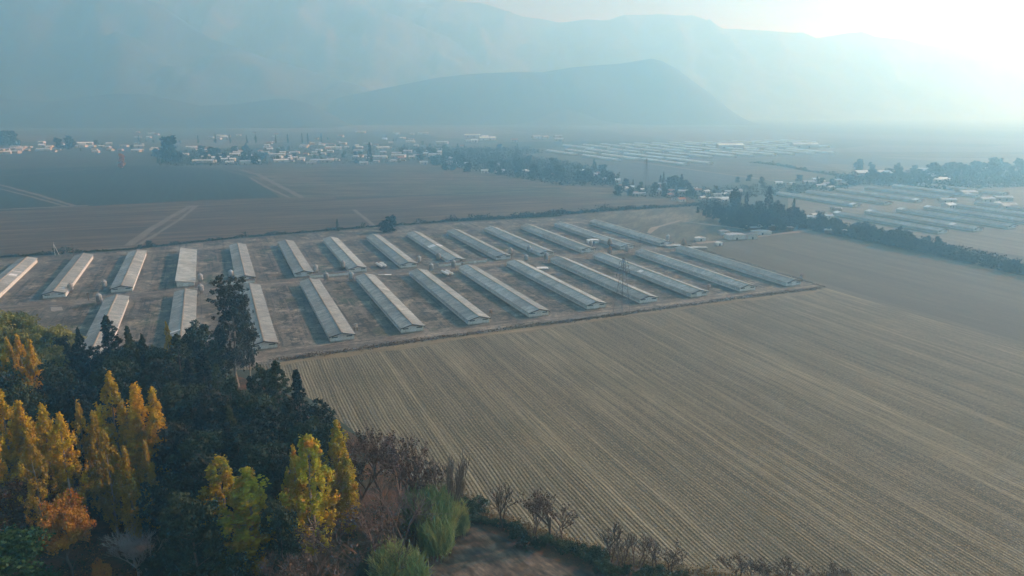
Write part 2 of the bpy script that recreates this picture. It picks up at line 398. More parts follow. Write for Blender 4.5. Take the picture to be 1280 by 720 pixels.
# forest floor and the ploughed corner
sheet('woodland_floor', rag(px((-700,380),(-200,402),(0,408),(120,436),(240,462),(300,472),(330,480),(380,505),(470,560),(548,622),(562,650),(520,700),(500,760),(480,900),(-500,900),(-900,600)), 4), .08, 'floor')
sheet('ploughed_corner', rag(px((560,660),(600,657),(640,672),(700,695),(770,722),(800,760),(500,800),(510,716),(535,690)), 2), .076, 'dusk')
strip('ditch_bank', px((552,634),(600,648),(650,672),(720,694),(780,716),(860,732)), 9, .084, 'floor', .4, 3)
k = sheet('puddle', rag(px((63,384),(77,384),(79,388),(64,389)), .3, 2), .075, 'concrete')

# ================================================================== HILLS
def hill(name, D, prof, front, back, seed, rough=.12, gully=.25, nx=220, ny=61, mat='hill'):
    us = np.linspace(prof[0][0], prof[-1][0], nx)
    vs = np.interp(us, [p[0] for p in prof], [p[1] for p in prof])
    V = []
    ts = np.linspace(-1, 1, ny)
    for u, v in zip(us, vs):
        uu, vv = u-640, v-360
        t = D/(CP-vv/F*SP); X = uu/F*t; Z = max(0.0, H+t*(-SP-vv/F*CP))
        for q in ts:
            y = D+(q*front if q < 0 else q*back)
            y += 90*mn.noise(Vector((X*.0012, seed, 0)))*(1-abs(q))
            # keep the plan radial so that the range has real width and depth
            x = X*(1+(y-D)/D*.35)
            a = abs(q); s = (1-a)**1.15*(1+.35*a)
            g = mn.ridged_multi_fractal(Vector((x*.0022, y*.0007, seed)), 1.0, 2.1, 5, 1.0, 2.0)
            n = mn.fractal(Vector((x*.004, y*.004, seed+9)), .9, 2.0, 5)
            z = Z*s*(1+gully*(g-1.0)*(a*(1-a)*4)*.8)+Z*rough*n*(.15+a*(1-a)*3)*min(1, Z/150)
            V.append((x, y, z*(1 if a < .999 else 0)-1*(a >= .999)-.5))
    idx = np.arange(nx*ny).reshape(nx, ny)
    q = np.stack([idx[:-1,:-1], idx[1:,:-1], idx[1:,1:], idx[:-1,1:]], -1).reshape(-1, 4)
    me = mesh_np(name, V, [(q, 0)], [mat])
    me.polygons.foreach_set('use_smooth', np.ones(len(q), bool))
    o = link(name, me); tag(o, kind='structure'); return o
hill('hills_low', 3900, [(-500,120),(-300,112),(-120,118),(0,122),(60,128),(110,120),(150,116),(180,117),(215,124),(250,132),(285,131),(320,127),(345,124),(365,124),(385,128),(405,137),(425,150),(450,160)], 520, 700, 1.3, mat='hillwood')
hill('mountain_left', 5000, [(-700,0),(-400,-15),(-200,-18),(0,-16),(80,-22),(140,-14),(200,5),(265,48),(330,72),(400,92),(450,106),(480,122),(505,140),(530,152),(560,162)], 1150, 1500, 5.1, .06, .40, 260, 91)
hill('mountain_ridge', 6300, [(0,10),(200,-5),(320,-12),(420,-6),(500,20),(550,42),(600,68),(640,92),(690,118),(740,140),(780,155)], 1300, 1300, 8.4, .10, .35, mat='hillpale')
hill('hill_mid', 4450, [(300,152),(370,136),(430,120),(490,108),(545,97),(590,92),(640,90),(680,90),(715,84),(750,81),(778,79),(800,75),(815,73),(828,76),(848,87),(870,104),(890,118),(910,136),(928,150),(945,160)], 600, 1000, 11.2, .03, .22, mat='hillwood')
hill('hill_small', 4150, [(620,160),(650,145),(680,131),(705,126),(730,129),(760,141),(790,152),(815,160)], 350, 400, 14.7, .06, .2, 90, 41)
hill('mountain_far', 7200, [(250,5),(430,-2),(500,-4),(565,0),(600,4),(640,16),(668,22),(700,28),(730,26),(760,25),(775,20),(790,19),(820,18),(865,19),(885,25),(905,35),(960,38),(1000,41),(1018,48),(1050,43),(1075,40),(1090,46),(1130,50),(1170,58),(1230,60),(1280,52),(1340,46),(1450,70),(1600,90)], 1900, 2000, 17.7, .08, .3, 320, 71, mat='hillpale')
hill('hills_right', 6500, [(980,142),(1040,131),(1100,126),(1150,118),(1190,110),(1230,117),(1280,120),(1350,128),(1500,118),(1650,140)], 900, 900, 21.3, .06, .25, 160, 41)

# ================================================================== BARNS
L = 118.0
def barn_parts(root, roofm='roof', ridgem='ridgepale', L=L, hw=5.75):
    ez, rz = 2.9, 4.35; ov = .45
    sl = (rz-ez)/hw
    w = B()
    w.prism([(-hw,0),(hw,0),(hw,ez-.05),(0,rz-.12),(-hw,ez-.05)], 0, .25)             # gables
    w.prism([(-hw,0),(hw,0),(hw,ez-.05),(0,rz-.12),(-hw,ez-.05)], L-.25, L)
    w.box(-hw,-hw+.2,.25,L-.25,0,.9); w.box(hw-.2,hw,.25,L-.25,0,.9)               # plinths
    w.box(-hw,-hw+.2,.25,L-.25,ez-.5,ez-.12); w.box(hw-.2,hw,.25,L-.25,ez-.5,ez-.12)   # eave beams
    y = 4.0
    while y < L-2:
        w.box(-hw,-hw+.2,y,y+.3,.9,ez-.5); w.box(hw-.2,hw,y,y+.3,.9,ez-.5); y += 6
    link('wall', w.me('wall', 'wall'), root)
    c = B(); c.box(-hw+.06,-hw+.12,.3,L-.3,.9,ez-.5); c.box(hw-.12,hw-.06,.3,L-.3,.9,ez-.5)
    link('side_curtain', c.me('side_curtain', 'curtain'), root)
    e = hw+ov; th = .14
    for sg in (-1, 1):
        r = B(); pr = [(0,rz+th),(0,rz),(sg*e,ez-sl*ov),(sg*e,ez-sl*ov+th)]
        if sg > 0: pr = pr[::-1]
        r.prism(pr, -1.1, L+1.1); link('roof_slope', r.me('roof_slope', roofm), root)
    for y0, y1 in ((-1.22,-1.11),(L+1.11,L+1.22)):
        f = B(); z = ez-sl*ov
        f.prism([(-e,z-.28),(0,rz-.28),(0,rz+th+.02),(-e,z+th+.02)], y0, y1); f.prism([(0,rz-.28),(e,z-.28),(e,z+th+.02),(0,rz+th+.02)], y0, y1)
        link('verge_shade', f.me('verge_shade', 'verge_shade'), root)  # dark strip along the gable edge that stands for the overhang's shadow
    r = B(); r.prism([(-.45,rz+.05),(.45,rz+.05),(.3,rz+.27),(-.3,rz+.27)], -1.15, L+1.15); link('ridge_cap', r.me('ridge_cap', ridgem), root)
    for yy, s in ((0,-1),(L,1)):
        d = B(); y0, y1 = (yy-.09, yy-.005) if s < 0 else (yy+.005, yy+.09)
        d.box(-1.5,-.02,y0,y1,.05,2.9); d.box(.02,1.5,y0,y1,.05,2.9)
        link('gable_door', d.me('gable_door', 'door'), root)
        for sx in (-1, 1):
            v = B(); v.box(min(sx*2.1,sx*4.9), max(sx*2.1,sx*4.9), y0, y1, 1.9, 2.5); link('gable_vent', v.me('gable_vent', 'vent'), root)
    return root
def proto(roofm, ridgem):
    r = empty('poultry_barn'); barn_parts(r, roofm, ridgem); return r
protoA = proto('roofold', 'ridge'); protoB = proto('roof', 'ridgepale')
usedp = {}
def place_barn(pr, p, a, label, group, ang=0.0):
    o = pr if pr.name not in usedp else copy_tree(pr)
    usedp[pr.name] = 1
    x, y = W(p, a); o.location = (x, y, .0); o.rotation_euler.z = TH+ang; tag(o, label, 'barn', group); return o
ORD = ['first','second','third','fourth','fifth','sixth','seventh','eighth','ninth','tenth','eleventh','twelfth','thirteenth','fourteenth','fifteenth']
GF, GR = 'barns of the row nearest the big field', 'barns of the row behind the yard road'
def patch(o, y0, y1, sides=(1,), x0=0.4, x1=6.0, lab='new white roof sheets'):
    for sg in sides:
        b = B(); s = (4.35-2.9)/5.7; z0 = 4.35-s*x0+.165; z1 = 4.35-s*x1+.165
        pr = [(sg*x0,z0+.04),(sg*x0,z0),(sg*x1,z1),(sg*x1,z1+.04)]
        if sg > 0: pr = pr[::-1]
        b.prism(pr, y0, y1); q = link('roof_patch', b.me('roof_patch', 'roofnew'), o); q['label'] = lab
fp = [-56,-20.3,15.2,50.5,85,120,154,189.7,223,257.5,292.7,328]
fa = [337]*12; dA = [0,0,.3,-.5,0,.5,1,3,2.5,2.5,2.5,2.2]
Fb = []
for i, p in enumerate(fp):
    lab = f'long low grey-roofed barn, {ORD[i]} from the left in the near row'
    if i == 0: lab = 'leftmost barn of the near row, half hidden behind dark treetops'
    if i == 1: lab = 'near-row barn with a white strip across its roof above the trees'
    if i == 2: lab = 'near-row barn partly hidden by the tallest dark tree'
    if i == 9: lab = 'near-row barn with one white patch on its roof, behind the pylon'
    if i == 11: lab = 'rightmost barn of the near row, beside the open stubble field'
    Fb.append(place_barn(protoA if i < 5 else protoB, p, fa[i]+dA[i], lab, GF))
patch(Fb[1], 32, 34, (-1,)); patch(Fb[9], 56, 60, (-1,), 2.2, 5.2)
rp = [-126,-91,-56,None,14,50,85,120,154.7,190,224.6,259,293,329]
Rb = []
for i, p in enumerate(rp):
    if p is None: Rb.append(None); continue
    lab = f'long low grey-roofed barn, {ORD[i]} from the left in the far row'
    if i == 0: lab = 'far-row barn cut by the left edge, with a white patch on its roof'
    if i == 8: lab = 'far-row barn with a bright white band across both roof slopes'
    if i == 13: lab = 'rightmost barn of the far row, beside the scrubby grass'
    Rb.append(place_barn(protoA if i < 6 else protoB, p, 479.5, lab, GR))
patch(Rb[0], 58, 63, (1,), 1, 5); patch(Rb[0], 70, 71, (1,)); patch(Rb[8], 52, 56, (-1,1)); patch(Rb[8], 49, 52, (-1,), .4, 6.0)
# the pale lean-to barn in the far row
t = empty('lean_to_barn', (*W(-21,480), 0), TH)
w = B(); w.prism([(-5,0),(5,0),(5,2.5),(-5,4.2)], 0, 112); link('wall', w.me('wall', 'wall'), t)
r = B(); r.prism([(-5.6,4.32),(5.8,2.4),(5.8,2.52),(-5.6,4.46)], -1, 113); link('roof', r.me('roof', 'roof'), t)
d = B(); d.box(-1.4,1.4,-.08,-.005,.05,2.6); link('gable_door', d.me('gable_door', 'door'), t)
tag(t, 'single pale roofed barn without a ridge in the far row', 'barn', GR)

# silos
def silo(mat, lab):
    t = empty('feed_silo')
    b = B(); b.tube((0,0,2.4),(0,0,5.4),1.55,1.55,20,0,False); link('tank', b.me('tank', mat), t)
    b = B(); b.tube((0,0,5.4),(0,0,6.5),1.6,.3,20); b.tube((0,0,6.5),(0,0,6.75),.32,.32,10); link('cap', b.me('cap', mat), t)
    b = B(); b.tube((0,0,1.0),(0,0,2.4),.25,1.55,20); link('hopper', b.me('hopper', mat), t)
    for k in range(4):
        a = math.pi/4+k*math.pi/2; b = B(); b.box(-.09,.09,-.09,.09,0,4.2); q = link('leg', b.me('leg', 'steel'), t, (1.6*math.cos(a),1.6*math.sin(a),0), a)
    b = B(); b.tube((0,0,1.1),(-3.2,1.2,3.0),.12,.12,8); link('feed_pipe', b.me('feed_pipe', 'steel'), t)
    b = B(); b.box(-.25,-.2,-1.75,-1.66,0,6.0); b.box(.2,.25,-1.75,-1.66,0,6.0)
    for i in range(14): b.box(-.2,.2,-1.73,-1.68,.35+i*.4,.39+i*.4)
    link('ladder', b.me('ladder', 'steel'), t)
    return t
sA, sB = silo('galv', ''), silo('rustg', '')
su = set()
S = [(-84.1,490,0,'the second barn of the far row'),(-66.5,492,0,'the third barn of the far row'),(-65.1,455.2,0,'the leftmost barn of the near row'),(-12.4,486.5,0,'the pale barn without a ridge'),
 (-11.9,456.3,0,'the second barn of the near row'),(5.8,492,0,'the fifth barn of the far row'),(58.1,483.9,0,'the sixth barn of the far row'),(61.5,461.6,0,'the fourth barn of the near row'),
 (76.8,489.1,0,'the seventh barn of the far row'),(76.4,456,0,'the fifth barn of the near row'),(129.9,489.2,0,'the eighth barn of the far row'),(145.5,493.6,0,'the banded barn of the far row'),
 (130.7,461.7,0,'the sixth barn of the near row'),(147,463.4,0,'the seventh barn of the near row'),(199.9,490.5,0,'the tenth barn of the far row'),(216.5,494.1,0,'the eleventh barn of the far row'),
 (201.7,465.5,0,'the eighth barn of the near row'),(216.6,463.9,0,'the ninth barn of the near row'),(269.5,465.4,1,'the barn with the white roof patch'),(284.8,466.3,0,'the eleventh barn of the near row'),
 (269.5,494.7,0,'the twelfth barn of the far row'),(285.2,492.8,1,'the thirteenth barn of the far row'),(339,492.2,0,'the rightmost barn of the far row'),(339,470.7,1,'the rightmost barn of the near row')]
for p, a, m, lab in S:
    pr = sB if m else sA; o = pr if pr.name not in su else copy_tree(pr); su.add(pr.name)
    o.location = (*W(p, a), 0); o.rotation_euler.z = random.uniform(-.4,.4)+TH+(math.pi if a > 475 else 0); o.scale = (1,1,random.uniform(.9,1.08))
    tag(o, f'{"rust-brown" if m else "grey"} feed silo at {lab}', 'silo', 'feed silos along the yard road')
# covered galleries along the road
def gallery(p0, p1, a, h, lab, wd=2.2, rot=0):
    x, y = W((p0+p1)/2, a); t = empty('covered_gallery', (x, y, 0), TH+rot); l = (p1-p0)/2
    b = B(); b.box(-l,l,-wd/2,wd/2,0,h); link('wall', b.me('wall', 'wall'), t)
    b = B(); n = len(b.v); s = wd/2+.4
    b.add([(-l-.3,-s,h-.1),(l+.3,-s,h-.1),(l+.3,0,h+.6),(-l-.3,0,h+.6),(-l-.3,s,h-.1),(l+.3,s,h-.1),(-l-.3,-s,h),(l+.3,-s,h),(l+.3,0,h+.72),(-l-.3,0,h+.72),(-l-.3,s,h),(l+.3,s,h)],
          [(0,3,2,1),(3,4,5,2),(6,7,8,9),(9,8,11,10),(0,1,7,6),(4,10,11,5),(0,6,9,3),(3,9,10,4),(1,2,8,7),(2,5,11,8)])
    link('roof', b.me('roof', 'galroof'), t)
    b = B(); b.box(-.7,.7,-wd/2-.07,-wd/2-.005,.05,2.0); link('door', b.me('door', 'door'), t)
    tag(t, lab, 'gallery', 'covered galleries by the yard road')
gallery(-4, 19, 474.6, 2.3, 'long low covered gallery in front of the fifth far-row barn')
gallery(53, 78, 474, 2.3, 'low covered gallery at the road end of the fourth near-row barn', 3)
gallery(140, 156, 475.2, 2.3, 'left one of two low covered galleries before the white-banded barn', 3)
gallery(158, 176, 477.2, 2.3, 'right one of two low covered galleries before the white-banded barn', 3)
# gas tanks
def gas_tank():
    t = empty('gas_tank'); b = B(); prev = None
    prof = [(-5.6,.1),(-5.45,.5),(-5.1,.8),(-4.7,.9),(4.7,.9),(5.1,.8),(5.45,.5),(5.6,.1)]
    for (y0,r0),(y1,r1) in zip(prof, prof[1:]): b.tube((0,y0,1.75),(0,y1,1.75),r0,r1,16,0,False)
    b.tube((0,-.4,2.6),(0,-.4,3.2),.3,.3,10); link('tank', b.me('tank', 'white'), t)
    for y in (-3,3):
        b = B(); b.box(-.9,.9,y-.2,y+.2,0,.95); link('saddle', b.me('saddle', 'concrete'), t)
    return t
gt = gas_tank()
for i, (x, y, lab) in enumerate(((474,334,'left white gas tank of the pair below the sixth far-row silo'),(479,333.5,'right white gas tank of the pair below the sixth far-row silo'),
                                 (556,344,'left white gas tank of the pair by the sixth near-row barn'),(561.5,343.5,'right white gas tank of the pair by the sixth near-row barn'))):
    o = gt if i == 0 else copy_tree(gt); o.location = (*G(x, y), 0); o.rotation_euler.z = TH+.1
    tag(o, lab.replace('below the sixth far-row silo', 'beside the eighth far-row barn'), 'gas tank', 'white gas tanks in the yard')
# small sheds and yard clutter
def shed(name, x, y, w, d, h, rot, roofm, wallm, lab, cat='shed', door=True, group=None, rise=.5):
    t = empty(name, (*G(x, y), 0), rot)
    b = B(); b.prism([(-w/2,0),(w/2,0),(w/2,h),(0,h+rise),(-w/2,h)], -d/2, d/2); link('wall', b.me('wall', wallm), t)
    for sg in (-1,1):
        s = rise/(w/2); e = w/2+.35; b = B(); pr = [(0,h+rise+.14),(0,h+rise+.02),(sg*e,h-s*.35+.02),(sg*e,h-s*.35+.14)]
        if sg > 0: pr = pr[::-1]
        b.prism(pr, -d/2-.4, d/2+.4); link('roof', b.me('roof', roofm), t)
    if door:
        b = B(); b.box(-.6,.6,-d/2-.07,-d/2-.005,.05,2); link('door', b.me('door', 'dark'), t)
        b = B(); b.box(w/2+.005,w/2+.07,-.6,.6,1,1.8); link('window', b.me('window', 'dark'), t)
    tag(t, lab, cat, group)
shed('small_hut', 741,304,9,5,2.6,.2,'roofnew','wall','small hut with a white roof between two far-row barns','hut')
shed('small_hut', 875,301,8,5,2.6,.1,'hr_white','wall','small white-roofed hut right of the rightmost far-row barn','hut')
shed('farm_building', 918,299,15,9,4.2,R(10),'hr_grey','wall','pale block building where the farm track leaves the yard','building')
shed('farm_building', 938,298,9,8,3.6,R(10),'hr_dark','hwall','dark-roofed block building right of the pale one','building')
shed('farm_building', 951,293,16,7,3.0,R(6),'hr_grey','wall','long grey-roofed building at the edge of the track','building')
shed('open_shelter', 962,288,38,12,3.4,R(4),'hr_grey','wood','broad grey roofed shelter below the tall tree clump','shelter',False,rise=1.5)
shed('open_shelter', 1050,292,26,8,3.0,R(-16),'hr_white','wood','long shelter with a white roof at the end of the hedge','shelter',False,rise=.8)
shed('small_hut', 898,307,5,4,2.4,.3,'hr_white','wall','tiny white-roofed hut beside the curve of the track','hut')
shed('farm_building', 905,293,8,6,3.0,.1,'hr_grey','hwall','small grey-roofed building behind the pale block building','building')
shed('flat_store', 842,309,12,5,1.4,.15,'hr_white','concrete','low white-roofed store at road end of the rightmost far-row barn','store',False,rise=.2)
shed('flat_store', 872,311,14,4,1.2,R(5),'hr_white','concrete','low white store beside the rusty silo of the last near barn','store',False,rise=.2)
shed('flat_store', 678,336,7,5,.7,.15,'hr_white','concrete','very low pale slab store between two near-row silos','store',False,rise=.1)
shed('flat_store', 481,344.5,8,2.2,.5,.15,'hr_white','concrete','very low pale slab store by the fifth near-row barn','store',False,rise=.1)
# water tanks raised at the field end of some barns
def water_tank(x, y, lab, mat='galv'):
    t = empty('water_tank', (*G(x, y), 0), TH)
    b = B(); b.tube((0,0,2.2),(0,0,3.8),.9,.9,14); link('tank', b.me('tank', mat), t)
    b = B(); b.tube((0,0,3.8),(0,0,4.1),.95,.3,14); link('lid', b.me('lid', mat), t)
    for sx in (-.7,.7):
        for sy in (-.7,.7):
            b = B(); b.box(sx-.07,sx+.07,sy-.07,sy+.07,0,2.2); link('leg', b.me('leg', 'wood'), t)
    tag(t, lab, 'water tank', 'raised water tanks at the field end of the barns')
water_tank(445,414,'pale raised tank at the field end of the fourth near-row barn')
water_tank(613,396,'dark raised tank at the field end of the sixth near-row barn','rustg')
water_tank(886,363,'dark raised tank at the field end of the tenth near-row barn','rustg')
water_tank(1001,350,'dark raised tank at the corner of the rightmost near-row barn','rustg')

# ================================================================== PYLONS AND POLES
def pylon(x, y, h, lab, w=3.2):
    t = empty('lattice_pylon', (*G(x, y), 0), TH+.3)
    r = .075*h/30
    def cor(z):
        s = w*(1-z/h*.88); return [Vector((sx*s, sy*s, z)) for sx, sy in ((-1,-1),(1,-1),(1,1),(-1,1))]
    zs = [h*q for q in (0,.14,.27,.39,.50,.60,.69,.77,.84,.90,.95,1)]
    b = B()
    for z0, z1 in zip(zs, zs[1:]):
        a, c = cor(z0), cor(z1)
        for i in range(4): b.tube(a[i], c[i], r*1.3, r*1.3, 4)
    link('mast', b.me('mast', 'steel'), t)
    b = B()
    for z0, z1 in zip(zs, zs[1:]):
        a, c = cor(z0), cor(z1)
        for i in range(4): j = (i+1)%4; b.tube(a[i], c[j], r*.7, r*.7, 3); b.tube(a[j], c[i], r*.7, r*.7, 3); b.tube(c[i], c[j], r*.7, r*.7, 3)
    link('brace', b.me('brace', 'steel'), t)
    for z, l in ((.74,.17),(.84,.14),(.94,.11)):
        b = B(); z *= h; l *= h
        for sy in (-.3,.3):
            b.tube((-l,0,z),(0,sy,z+.5),r,r,4); b.tube((l,0,z),(0,sy,z+.5),r,r,4); b.tube((-l,0,z),(0,sy,z-.5),r,r,4); b.tube((l,0,z),(0,sy,z-.5),r,r,4)
        cr = link('cross_arm', b.me('cross_arm', 'steel'), t)
        for sx in (-1,1):
            b = B(); b.tube((sx*l,0,z-.1),(sx*l,0,z-1.6),.12,.12,6); link('insulator', b.me('insulator', 'dark'), cr)
    for sx in (-1,1):
        for sy in (-1,1): b = B(); b.box(sx*w-.4,sx*w+.4,sy*w-.4,sy*w+.4,0,.4); link('footing', b.me('footing', 'concrete'), t)
    tag(t, lab, 'pylon', 'lattice pylons'); return t
pylon(777,391,height(777,391,322),'tall thin lattice pylon standing among the near-row barns')
pylon(807,233,height(807,233,198),'distant lattice pylon in the misty fields above the barns')
pylon(1199,232,height(1199,232,212),'faint distant lattice pylon in the mist on the right', 3)
def pole(x, y, h, lab, white=False):
    t = empty('utility_pole', (*G(x, y), 0), TH)
    b = B(); b.tube((0,0,0),(0,0,h),.16,.11,8); link('post', b.me('post', 'white' if white else 'wood'), t)
    b = B(); b.box(-1.1,1.1,-.07,.07,h-.7,h-.55); cr = link('cross_arm', b.me('cross_arm', 'wood'), t)
    for s in (-1,0,1): b = B(); b.tube((s,0,h-.55),(s,0,h-.3),.06,.05,6); link('insulator', b.me('insulator', 'white'), cr)
    if white: b = B(); b.tube((2.6,0,0),(.05,0,h-1),.12,.1,8); link('brace', b.me('brace', 'white'), t)
    tag(t, lab, 'pole', 'utility poles'); return t
pole(69,319,height(69,319,303),'pale A-shaped pole left of the second far-row barn',True)
pole(92,320,height(92,320,305),'thin wooden pole above the second far-row barn')
pole(111,376,height(111,376,366),'thin wooden pole in bare ground left of the leftmost near-row barn')
pole(800,309,8,'thin wooden pole between the rows near the rust-brown silo')

# ================================================================== TREES
def quads(P, Nrm, size, asp=1.0):
    n = len(P); r = RS.normal(size=(n,3)); Nrm = Nrm/np.linalg.norm(Nrm, axis=1, keepdims=True)
    u = np.cross(Nrm, r); u /= np.linalg.norm(u, axis=1, keepdims=True); v = np.cross(Nrm, u)
    s = size*(.6+.8*RS.rand(n,1)); u = u*s; v = v*s*asp
    V = np.stack([P-u*.5, P-v*.5+u*.1, P+u*.5, P+v*.5-u*.1], 1).reshape(-1,3)
    return V, np.arange(4*n).reshape(n,4)
def clusters(cen, rad, nper, size, shell=.35, asp=.8, up=.0):
    cen = np.asarray(cen, float); rad = np.asarray(rad, float)
    k = len(cen); idx = np.repeat(np.arange(k), nper)
    d = RS.normal(size=(len(idx),3)); d /= np.linalg.norm(d, axis=1, keepdims=True)
    rr = (shell+(1-shell)*RS.rand(len(idx),1))*(1+.15*RS.normal(size=(len(idx),1)))
    P = cen[idx]+d*rad[idx]*rr
    return quads(P, d+RS.normal(size=d.shape)*.7+np.array([0,0,up]), size, asp)
def crown_mesh(name, cen, rad, nper, size, mat, **k):
    V, Fq = clusters(cen, rad, nper, size, **k)
    V[:,2] = np.maximum(V[:,2], .05)
    return mesh_np(name, V, [(Fq, 0)], [mat])
def trunk_mesh(name, h, r, targets, mat, k=7, bend=.3):
    b = B(); n = 6; pts = []
    for i in range(n+1):
        z = h*i/n; pts.append(Vector((bend*math.sin(i*1.3+h), bend*math.cos(i*1.7+h), z)) if i else Vector((0,0,0)))
    for i in range(n): b.tube(pts[i], pts[i+1], r*(1-.85*i/n), r*(1-.85*(i+1)/n), k, 0, i == 0)
    for t in targets:
        t = Vector(t); z0 = min(h*.92, max(h*.12, t.z-(t.xy.length)*1.0)); i = min(n-1, int(z0/h*n)); a = pts[i].lerp(pts[i+1], z0/h*n-i)
        m = a.lerp(t, .5)+Vector((0,0,-.08*(t-a).length)); rr = r*.35*(1-z0/h*.6)
        b.tube(a, m, rr, rr*.6, 5, 0, False); b.tube(m, t, rr*.6, rr*.15, 5, 0, False)
    return b.me(name, mat)
# each model is built at its natural height and scaled when planted
MODELS = {}
def model(kind, h, crown, trunk, name): MODELS.setdefault(kind, []).append((h, crown, trunk, name))
def mk_poplar(mat, seed, spires=1, kind='gold', gaps=.1):
    random.seed(seed); h = 24; cen = []; rad = []
    axes = [(0,0,1.0)]+[(random.uniform(-2.2,2.2), random.uniform(-2.2,2.2), random.uniform(.74,.95)) for _ in range(spires-1)]
    for ax, ay, hs in axes:
        K = int(165*hs)
        for i in range(K):
            t = (i+random.random())/K; z = (.10+.90*t)*h*hs
            R_ = 3.9*(min(1, t*2.6+.35))*(1-t**2.6)**.8*(.72 if spires > 1 else 1)*(1+.22*math.sin(t*17+seed))
            a = random.uniform(0,6.283); rr = R_*random.uniform(.35,1.0)
            if random.random() < gaps*(1.6-t): continue
            cen.append((ax*min(1,t*2)+rr*math.cos(a), ay*min(1,t*2)+rr*math.sin(a), z)); s = random.uniform(.4,.95)*(1-t*.4)
            rad.append((s, s, s*random.uniform(1.6,3.0)))
        cen.append((ax, ay, h*hs-.5)); rad.append((.25,.25,1.1))
    me = crown_mesh('crown', cen, rad, 46 if spires > 1 else 62, .40, mat, shell=.1)
    tg = [c for c in random.sample(cen, 22)]
    model(kind, h, me, trunk_mesh('trunk', h*.9, .3, tg, 'barkpale', bend=.15), 'poplar_tree')
for s, n in ((1,1),(2,2),(3,3),(4,2)): mk_poplar('gold', s, n, 'gold', .12)
for s, n in ((11,1),(12,2),(13,3)): mk_poplar('lime', s, n, 'lime', .08)
for s, n in ((21,1),(22,2)): mk_poplar('dullgold', s, n, 'amberpop', .3)
def mk_broad(kind, mat, seed, h=16, w=6.5, low=.2, K=80, per=75, size=.5, lob=1.7, bark='bark', name='broadleaf_tree', flat=1.0, shell=.45):
    random.seed(seed); cen = []; rad = []
    lobes = [(random.uniform(-.45,.45)*w, random.uniform(-.45,.45)*w, h*(low+(1-low)*random.uniform(.35,.8)), random.uniform(.4,.62)) for _ in range(7)]+[(0,0,h*(low+(1-low)*.62),.7)]
    if low < .11: lobes += [(w*.5*math.cos(q), w*.5*math.sin(q), h*random.uniform(.16,.3), .5) for q in (.3,1.8,3.3,4.8)]
    for i in range(K):
        lx, ly, lz, ls = random.choice(lobes)
        d = Vector((random.gauss(0,1), random.gauss(0,1), random.gauss(.25,1))).normalized()*random.uniform(.55,1.05)
        p = (lx+d.x*w*ls, ly+d.y*w*ls, lz+d.z*h*(1-low)*.42*ls*1.1*flat)
        p = (p[0], p[1], min(h*.99, max(h*low*.7, p[2])))
        cen.append(p); s = lob*random.uniform(.5,1.1); rad.append((s, s, s*.75))
    me = crown_mesh('crown', cen, rad, per, size, mat, shell=shell)
    model(kind, h, me, trunk_mesh('trunk', h*.75, .32, random.sample(cen, min(24, len(cen))), bark), name)
mk_broad('orange', 'amber', 31, 15, 6.5, .12, 110, 80, .42); mk_broad('orange', 'rustl', 32, 14, 6.0, .15, 90, 60, .42)
mk_broad('green', 'broad', 33, 13, 6.5, .08, 110, 85, .42); mk_broad('green', 'pine2', 34, 11, 5, .08, 90, 80, .4)
mk_broad('willow', 'willow', 35, 15, 7, .15, 110, 80, .45); mk_broad('willow', 'willow', 36, 17, 6, .15, 110, 70, .45)
for s in (41,42,43,44): mk_broad('dark', ('pine','pine2','euc','pine2')[s-41], s, 20, (6.0,6.4,5.2,5.6)[s-41], .10, 140, 80, .48, 1.4)
def mk_pine(kind, mat, seed, h=22, w=3.6, K=130, per=60, size=.45):
    random.seed(seed); cen = []; rad = []
    for i in range(K):
        t = (i+random.random())/K; z = h*(.12+.87*t); R_ = w*(1-t)**.75*(1+.3*math.sin(i*2.4+seed))+.2
        a = i*2.399+random.uniform(-.5,.5); rr = R_*random.uniform(.35,1)
        cen.append((rr*math.cos(a), rr*math.sin(a), z)); s = random.uniform(.6,1.2)*(1-t*.6); rad.append((s,s,s*.9))
    me = crown_mesh('crown', cen, rad, per, size, mat, shell=.2)
    model(kind, h, me, trunk_mesh('trunk', h*.94, .32, random.sample(cen, 20), 'bark', bend=.15), 'pine_tree')
mk_pine('pine', 'pine', 51); mk_pine('pine', 'pine2', 52, 22, 4.4); mk_pine('pine', 'pine', 53, 22, 3.0)
def mk_euc(seed, h=34):
    random.seed(seed); cen = []; rad = []; sub = []
    for i in range(60):
        t = i/59; z = h*(.22+.76*t); a = random.uniform(0,6.28); R_ = (4.6*math.sin(min(1,t*1.15+.2)*2.6)+.8)*random.uniform(.3,1.0)
        cx, cy = R_*math.cos(a), R_*math.sin(a); sub.append((cx, cy, z))
        for j in range(8): cen.append((cx+random.gauss(0,1.0), cy+random.gauss(0,1.0), z+random.gauss(0,1.1))); s = random.uniform(.45,1.0); rad.append((s,s,s))
    me = crown_mesh('crown', cen, rad, 50, .42, 'euc', shell=.1)
    model('euc', h, me, trunk_mesh('trunk', h*.93, .42, sub, 'barkpale', bend=.5), 'eucalyptus_tree')
mk_euc(61); mk_euc(62)
